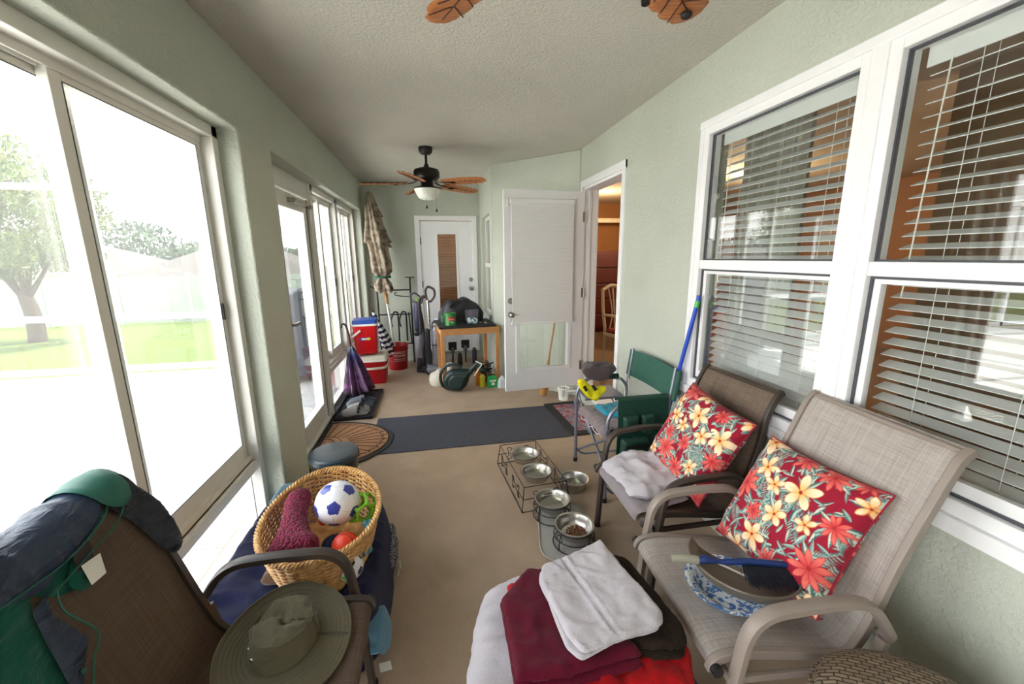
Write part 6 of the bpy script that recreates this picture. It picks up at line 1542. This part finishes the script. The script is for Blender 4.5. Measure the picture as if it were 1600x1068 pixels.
# ================================================================== work table and what is on and under it
t = NT('pine_lumber'); n = t.noise(t.coord(scale=(3, 3, 14)), 5, 4, .6, 1); t.col(t.mix(t.ramp(n, [(.3, 0.0), (.7, 1.0)]), s2l((176, 118, 66)), s2l((208, 152, 96)))); t.set(rough=.6); t.bump(n, .15, .002); M['pine'] = t.m
wt = thing('work_table', 'homemade pine table with black top in front of the back door', 'table', (.44, 5.55, 0))
tx0, tx1, ty0, ty1, tz1 = .075, .815, 5.26, 5.80, .80
for i, (x, y) in enumerate(((tx0, ty0), (tx1 - .045, ty0), (tx0, ty1 - .045), (tx1 - .1, ty1 - .045))): MB().b(x, x + .045, y, y + .045, 0, tz1 - .03 if i else tz1 - .03).build('leg', M['pine'], wt, world=True, bevel=.002)
MB().b(tx0 + .045, tx1 - .045, ty0, ty0 + .03, tz1 - .115, tz1 - .03).build('apron', M['pine'], wt, world=True, bevel=.002)
MB().b(tx0, tx0 + .03, ty0 + .045, ty1 - .045, tz1 - .115, tz1 - .03).build('apron', M['pine'], wt, world=True, bevel=.002)
MB().b(tx1 - .03, tx1, ty0 + .045, ty1 - .1, tz1 - .115, tz1 - .03).build('apron', M['pine'], wt, world=True, bevel=.002)
MB().b(tx0 + .045, tx1 - .1, ty1 - .03, ty1, tz1 - .115, tz1 - .03).build('apron', M['pine'], wt, world=True, bevel=.002)
MB().b(tx0 - .015, tx1 - .045, ty0 - .01, ty1, tz1 - .03, tz1).build('black_top', plain('black_rubber_sheet', (34, 34, 38), .7, bump=.3, bscale=160), wt, world=True, bevel=.004)
bg_ = thing('duffel_bag', 'large slumped black nylon bag on the work table', 'bag', (.40, 5.70, tz1))
M['bagb'] = plain('black_bag_nylon', (26, 26, 32), .5, var=.2, vscale=14, bump=.2, bscale=200)
def bag(u, v_):
    a = 2 * pi * u; ph = pi / 2 * v_
    rx = .30 * cos(ph) ** .55; ry = .20 * cos(ph) ** .55; z = .30 * sin(ph) ** .85
    k = 1 + .14 * fbm(cos(a) * 1.5, sin(a) * 1.5, v_ * 2, 1.4, 3)
    x = rx * cos(a) * k; z *= 1 - .25 * (x / .32) ** 2 + .0
    return (x, ry * sin(a) * k, max(0.0, z * (1 + .06 * sin(x * 28))))
m = MB(); m.slab(lambda u, v_: bag(u, v_), 65, 24, .004); m.build('bag_body', M['bagb'], bg_, merge=.0008, smooth=50)
m = MB(); m.sweep(smooth_path([(-.16, -.16, .20), (-.06, -.13, .27), (-.02, -.14, .18), (-.10, -.175, .12), (-.2, -.17, .13)], 6), [(-.002, -.02), (.002, -.02), (.002, .02), (-.002, .02)]); m.build('carry_strap', M['bagb'], bg_, smooth=50)
MB().tube(smooth_path([(.02, -.02, .305), (.025, -.08, .285), (.03, -.12, .24)], 5), .006, 6).build('zip', M['nickel'], bg_)
cn = thing('coffee_can', 'green plastic coffee can with red label on the work table', 'can', (.215, 5.37, tz1), R(0))
M['cang'] = plain('green_can_plastic', (40, 124, 52), .4, var=.05)
m = MB(); m.lathe([(0, 0), (.068, 0), (.072, .006), (.070, .012), (.070, .125), (.074, .13), (.074, .152), (.066, .155), (0, .155)], seg=40); m.build('can_body', M['cang'], cn)
m = MB(); m.tube(round_path([(-.066, -.01, .125), (-.098, -.02, .12), (-.098, -.02, .04), (-.066, -.01, .03)], .02, 4), .009, 8); m.build('can_handle', M['cang'], cn)
m = MB(); m.slab(lambda u, v_: (.0715 * sin(-.5 + 1.25 * u), -.0715 * cos(-.5 + 1.25 * u), .065 + .042 * v_), 12, 2, .001); m.build('red_label', M['brightred'], cn)
for body, z, s_, mm in (('Green', .075, .024, M['wplastic']), ('1850', .040, .018, M['wplastic'])): arc_text(body, .073, z, s_, .12).build('lettering', mm, cn, smooth=0)
pc_ = thing('plastic_pouch', 'clear zip pouch with blue and white contents on the work table', 'pouch', (.49, 5.38, tz1))
t = NT('smoky_clear_film'); t.col(s2l((120, 118, 132))); t.set(rough=.15, alpha=.75, coat=.6); M['film'] = t.m
m = MB(); m.slab(lambda u, v_: (-.075 - .012 * v_ + (.15 + .024 * v_) * u, .02 + .008 * sin(u * 9) - .02 * v_, .05 + .13 * v_), 12, 8, .006); m.build('pouch_film', M['film'], pc_, smooth=60)
t = NT('blue_white_print'); n = t.noise(t.coord(), 34, 2); t.col(t.mix(t.ramp(n, [(.46, 0.0), (.52, 1.0)]), s2l((46, 78, 100)), s2l((206, 220, 226)))); t.set(rough=.3, coat=.5); M['bwprint'] = t.m
m = MB(); puff(m, round_poly([(-.075, -.05), (.07, -.05), (.06, .04), (-.065, .045)], .015), .085, .03, .012, fold=lambda x, y: .012 * fbm(x, y, 2, 26)); m.build('contents', M['bwprint'], pc_, smooth=60)
ky = thing('key_bunch', 'bunch of small metal keys between the can and the pouch', 'keys', (.365, 5.36, tz1))
rk2 = random.Random(3)
for i in range(6): m = MB(); m.box((rk2.uniform(-.035, .04), rk2.uniform(-.025, .025), .004 + i * .004), (.05, .012, .002), (rk2.uniform(-.4, .4), rk2.uniform(-.3, .3), rk2.uniform(0, 3))); m.build('key', M['chrome'], ky, bevel=.0005)
MB().tube([(.012 * cos(2 * pi * i / 20), .012 * sin(2 * pi * i / 20), .02) for i in range(20)], .0015, 5, closed=True).build('key_ring', M['chrome'], ky)
for i, (x, y) in enumerate(((.60, 5.40), (.655, 5.37))): 
    o = MB(); o.lathe([(0, 0), (.02, 0), (.022, .006), (.014, .016), (0, .018)], seg=18, sx=1.2); o = o.build('metal_fitting', M['nickel'], None); o.location = (x, y, tz1); tag(o, ('small metal fitting on the table top just right of the pouch', 'small metal fitting on the table, rightmost of the two')[i], 'fitting')
# striped cloth between vacuum and table
o = MB(); puff(o, round_poly([(-.06, -.05), (.05, -.05), (.055, .05), (-.05, .05)], .02), .10, .04, .012, fold=lambda x, y: .02 * fbm(x, y, 2, 30)); o = o.build('striped_cloth', M['stripe'], None); o.location = (.02, 5.76, .672); tag(o, 'small black and white cloth perched on the silver vacuum', 'cloth')
# the table and its load stand slightly askew in front of the diagonal wall
for o_ in (wt, bg_, cn, pc_, ky, *[q for q in COL.objects if q.name.startswith('metal_fitting')]):
    v_ = Vector((o_.location.x - .815, o_.location.y - 5.26, 0)); v_.rotate(Euler((0, 0, R(5))))
    o_.location = (.788 + v_.x, 5.035 + v_.y, o_.location.z - .025 if o_ is not wt else 0); o_.rotation_euler.z += R(5)
wt.scale = (1, 1, .775 / .80)
# under and before the table
M['wcan'] = plain('dark_green_watering_can', (26, 46, 44), .4, var=.08)
wc = thing('watering_can', 'dark green plastic watering can with round loop handle before the table', 'watering can', (.20, 4.86, 0), R(-12))
m = MB(); ol = [(p.x, p.y) for p in smooth_path([(-.05, .005, 0), (.06, .0, 0), (.14, .06, 0), (.185, .17, 0), (.23, .275, 0), (.14, .27, 0), (.05, .275, 0), (-.05, .262, 0), (-.125, .20, 0), (-.145, .12, 0), (-.12, .045, 0)], 6, closed=True)]
puff(m, ol, .15, .05, .012, zfn=lambda x, y, z: (x, .075 - z, max(y, .0))); m.build('can_body', M['wcan'], wc, smooth=70)
m = MB(); puff(m, [(x * .62 + .02, y * .66 + .035) for x, y in ol], .03, .02, .012, zfn=lambda x, y, z: (x, -.070 - z, y)); m.build('side_emboss', M['wcan'], wc, smooth=70)
m = MB(); m.tube(smooth_path([(.09, 0, .29), (.0, 0, .325), (-.10, 0, .305), (-.165, 0, .235), (-.18, 0, .145), (-.155, 0, .06), (-.08, 0, .015)], 8), .019, 12); m.build('loop_handle', M['wcan'], wc, smooth=70)
m = MB(); m.tube([(.15, 0, .20), (.235, 0, .29), (.305, 0, .365)], .030, 14, scales=[1.5, 1.0, .62]); m.build('spout', M['wcan'], wc)
MB().tube([(.26, -.02, .372), (.335, -.02, .335)], .007, 8).build('spout_clip', M['wplastic'], wc)
MB().tube([(.335, -.025, .33), (.245, -.06, .20)], .006, 8).build('white_stick', M['wplastic'], wc)
pr = thing('white_jug', 'squat round white plastic tank behind the watering can', 'tank', (.015, 5.15, 0))
m = MB(); m.lathe([(0, 0), (.115, 0), (.13, .02), (.135, .08), (.12, .14), (.06, .17), (.035, .175), (.035, .20), (0, .20)], seg=40); m.build('tank_body', M['offw'], pr)
cupx = MB(); cupx.lathe([(0, 0), (.03, 0), (.04, .09), (.037, .09), (.028, .005), (0, .005)], seg=24); cupx = cupx.build('paper_cup', M['wplastic'], None); cupx.location = (.155, 5.40, .0); cupx.scale = (1, 1, 2.3); tag(cupx, 'white plastic cup standing under the table beside the pine leg', 'cup')
M['amber'] = plain('amber_bottle', (190, 112, 30), .3)
bt = thing('spray_bottle', 'yellow plastic bottle with dark pump top under the table', 'bottle', (.545, 4.93, 0))
m = MB(); m.lathe([(0, 0), (.034, 0), (.037, .01), (.036, .13), (.02, .155), (.014, .16), (.014, .17), (0, .17)], seg=26); m.build('bottle_body', plain('yellow_bottle', (196, 176, 24), .35), bt)
m = MB(); m.cyl((0, 0, .165), (0, 0, .19), .016, seg=14); m.box((-.008, 0, .20), (.05, .018, .022)); m.build('pump_top', M['rubber'], bt)
bt2 = thing('amber_bottle', 'amber brown bottle half hidden behind the yellow one', 'bottle', (.50, 5.02, 0))
m = MB(); m.lathe([(0, 0), (.035, 0), (.038, .01), (.036, .15), (.018, .20), (.014, .22), (0, .22)], seg=24); m.build('bottle_body', M['amber'], bt2)
gb = thing('green_carton', 'small bright green carton with white label under the table', 'box', (.665, 4.90, 0), R(6))
M['cartg'] = plain('bright_green_card', (30, 160, 78), .5)
m = MB(); m.box((0, 0, .05), (.115, .07, .10)); m.build('carton_body', M['cartg'], gb, bevel=.003)
m = MB(); m._add([(-.057, -.035, .10), (.057, -.035, .10), (.057, .035, .10), (-.057, .035, .10), (-.045, 0, .145), (.045, 0, .145)], [(0, 1, 5, 4), (2, 3, 4, 5), (1, 2, 5), (3, 0, 4)]); m.build('gable_top', M['cartg'], gb, smooth=0)
MB().b(-.04, .04, -.0375, -.0345, .075, .095).build('label', M['wplastic'], gb); MB().b(-.018, .022, -.0375, -.0345, .03, .062).build('label', M['wplastic'], gb)
pb = thing('plastic_bag', 'crumpled white plastic bag on the floor by the open door', 'bag', (.775, 4.86, 0))
m = MB(); puff(m, round_poly([(-.05, -.05), (.06, -.05), (.06, .06), (-.05, .05)], .03), .14, .06, .010, fold=lambda x, y: .05 * fbm(x, y, 3, 30, 3), bottom=False, wob=.01); m.build('bag_film', plain('thin_white_film', (222, 228, 236), .3), pb)
hp = thing('twine_bundle', 'tangle of tan twine, leather and dark cords heaped under the table corner', 'bundle', (.60, 5.20, 0))
rr3 = random.Random(12)
for i in range(14):
    c0 = Vector((.60 + rr3.uniform(-.09, .09), 5.18 + rr3.uniform(-.1, .1), .03 + rr3.uniform(0, .16)))
    pts = [c0 + Vector((rr3.uniform(-.09, .09), rr3.uniform(-.06, .06), rr3.uniform(-.03, .09))) for _ in range(5)]
    for p in pts: p.z = max(p.z, .02)
    MB().tube(smooth_path(pts, 5), rr3.choice((.006, .009, .012)), 7).build('cord', (M['rubber'], M['insole'], plain('tan_twine', (168, 138, 104), .8) if i == 0 else M['coir'], M['gdark'])[i % 4], hp, world=True)
m = MB(); puff(m, round_poly([(.50, 5.10), (.72, 5.08), (.72, 5.28), (.52, 5.30)], .04), .12, .06, .015, fold=lambda x, y: .03 * fbm(x, y, 3, 16), bottom=False, zfn=lambda x, y, z: (x, y, z)); m.build('dark_cloth', plain('dark_plum_cloth', (58, 40, 50), .8), hp, world=True)
# solar path lights standing against the wall
def solar(label, x, y, h, rz):
    s_ = thing('solar_light', label, 'garden light', (x, y, 0), rz)
    MB().cyl((0, 0, 0), (0, 0, h * .55), .012, .014, seg=10).build('stake', M['vbrown'], s_)
    m = MB(); m.lathe([(0, h * .5), (.03, h * .5), (.036, h * .82), (0, h * .82)], seg=20); m.build('lantern_glass', M['smoke'], s_)
    m = MB(); m.box((0, -.01, h * .88), (.125, .035, .125)); m.build('square_cap', M['rubber'], s_, bevel=.006)
solar('black square-topped solar garden light under the table, left of two', .235, 6.22, .30, .1); solar('black square-topped solar garden light under the table, right of two', .435, 6.22, .33, -.1)
for i, (x, y, h, mm) in enumerate(((.335, 6.05, .20, M['vbrown']), (.56, 6.1, .26, M['vdark']))):
    o = MB(); o.lathe([(0, 0), (.035, 0), (.038, .01), (.034, h * .8), (.018, h * .95), (0, h)], seg=20); o = o.build('dark_bottle', mm, None); o.location = (x, y, 0); tag(o, ('dark brown bottle standing between the two solar lights', 'dark grey bottle right of the solar lights under the table')[i], 'bottle')
# broom behind the open glass door
bm_ = thing('corn_broom', 'tan straw corn broom leaning behind the open white door', 'broom', (1.20, 4.39, 0))
M['straw'] = plain('tan_straw', (190, 138, 74), .8, var=.25, vscale=50, bump=.6, bscale=60)
M['wood'] = plain('varnished_handle', (184, 140, 92), .5, var=.1)
B0 = Vector((1.195, 4.40, .02)); B1 = Vector((1.355, 4.425, 1.05))
MB().tube([B0 + (B1 - B0) * .38, B1], .0125, 10).build('handle', M['wood'], bm_, world=True)
m = MB(); k = 11
m.tube([B0 + (B1 - B0) * q for q in (0, .06, .16, .28, .36, .40)], .05, 28, scales=[.85, 1.0, .95, .55, .38, .3]); 
c_ = B0.copy(); m.v = [(c_.x + (x - c_.x) * 1.0, c_.y + (y - c_.y) * .6, max(z, .0)) for x, y, z in m.v]; m.build('straw_head', M['straw'], bm_, world=True)
for q in (.20, .26): p = B0 + (B1 - B0) * q; MB().tube([p + Vector((.048 * cos(2 * pi * i / 20) * (1.1 - q), .03 * sin(2 * pi * i / 20), 0)) for i in range(20)], .003, 5, closed=True).build('binding', M['redp'], bm_, world=True)
# folded green lawn chair behind the door glass
fc = thing('folded_screen', 'dark green folded frame leaning on the wall behind the door glass', 'folded frame', (1.46, 4.40, 0))
for dx in (0, .035): MB().beam((1.42 + dx, 4.33, .0), (1.50 + dx * .5, 4.34, .95), .014, .03).build('slat', M['gdark'], fc, world=True, bevel=.002)
# furniture glimpsed through the doorway
M['cream'] = plain('cream_painted_wood', (206, 196, 176), .5, var=.06); M['seatred'] = plain('red_seat_fabric', (132, 36, 36), .8, var=.15)
dcx = thing('dining_chair', 'cream dining chair with red seat inside the doorway', 'chair', (2.50, 4.95, .15), R(200))
for sx in (-1, 1):
    MB().tube(smooth_path([(sx * .20, -.22, 0), (sx * .20, -.22, .45), (sx * .21, -.26, .75), (sx * .19, -.30, 1.02)], 5), .022, 8).build('back_post', M['cream'], dcx)
    MB().tube([(sx * .21, .2, 0), (sx * .21, .2, .43)], .022, 8).build('leg', M['cream'], dcx)
    MB().tube(smooth_path([(sx * .22, -.23, .68), (sx * .25, -.02, .69), (sx * .25, .12, .66), (sx * .24, .14, .44)], 5), .018, 8).build('arm', M['cream'], dcx)
MB().b(-.23, .23, -.23, .23, .40, .45).build('seat_rail', M['cream'], dcx, bevel=.01); m = MB(); puff(m, round_poly([(-.22, -.21), (.22, -.21), (.22, .22), (-.22, .22)], .05), .06, .04, .03, zfn=lambda x, y, z: (x, y, z + .445)); m.build('seat_cushion', M['seatred'], dcx)
MB().tube(smooth_path([(-.20, -.30, 1.0), (0, -.33, 1.06), (.20, -.30, 1.0)], 6), .024, 8).build('top_rail', M['cream'], dcx)
for x in (-.08, 0, .08): MB().tube(smooth_path([(x * 1.3, -.24, .45), (x * .5, -.26, .7), (x, -.31, 1.03)], 5), .010, 6).build('spindle', M['cream'], dcx)
dq = thing('dining_table', 'dark dining table edge beyond the cream chair inside the house', 'table', (3.5, 6.1, .15))
m = MB(); m.cyl((0, 0, .72), (0, 0, .75), .6, seg=48); m.build('table_top', M['insole'], dq); MB().cyl((0, 0, 0), (0, 0, .72), .08, seg=20).build('pedestal', M['insole'], dq)
hc = thing('china_cabinet', 'dark cherry cabinet against the orange wall inside the doorway', 'cabinet', (3.2, 7.4, .15))
M['cherry'] = plain('dark_cherry_wood', (84, 30, 26), .4, var=.1)
MB().b(-.45, .45, 0, .4, 0, 1.55).build('cabinet_body', M['cherry'], hc, bevel=.01)
for i in range(5): MB().b(-.42, .42, -.02, 0, .08 + i * .29, .34 + i * .29).build('drawer', M['cherry'], hc, bevel=.006)
struct(MB().b(1.75, 6.9, 7.9, 7.96, 2.25, 2.33).build('trim_3', M['cream']))
# drapes inside the two house windows; the far one imitates a reflection
t = NT('sheer_grey_drape'); t.col(s2l((176, 172, 160))); t.set(rough=.9); M['drape'] = t.m
def drape_(label, x, y0, y1, mt):
    d_ = thing('curtain', label, 'curtain', (x, (y0 + y1) / 2, .4))
    MB().slab(lambda u, v_: (x + .03 * sin(u * 46) + .012 * sin(u * 21), y0 + (y1 - y0) * u, .4 + 2.0 * v_), 90, 6, .004).build('drape', mt, d_, world=True, smooth=70)
drape_('pale grey gathered drape standing in for a reflection at the left of the far house window', 1.86, 1.86, 2.30, M['drape'])
drape_('cream drape at the right side of the near house window', 1.86, .28, .62, M['drape'])
struct(MB().b(3.1, 3.2, .9, 1.15, .15, 2.69).build('column_interior', plain('ochre_column', (196, 150, 84), .7)))
# ------------------------------------------------------------------ lamps inside the house, plus an added garage fill lamp
bulb((4.2, 5.2, 2.3), 45); bulb((4.2, 1.2, 2.3), 28); bulb((3.0, 7.0, 2.3), 20)
bulb((.6, 7.6, 2.2), 30)  # added fill light in the garage, lifts the back door's blind slats
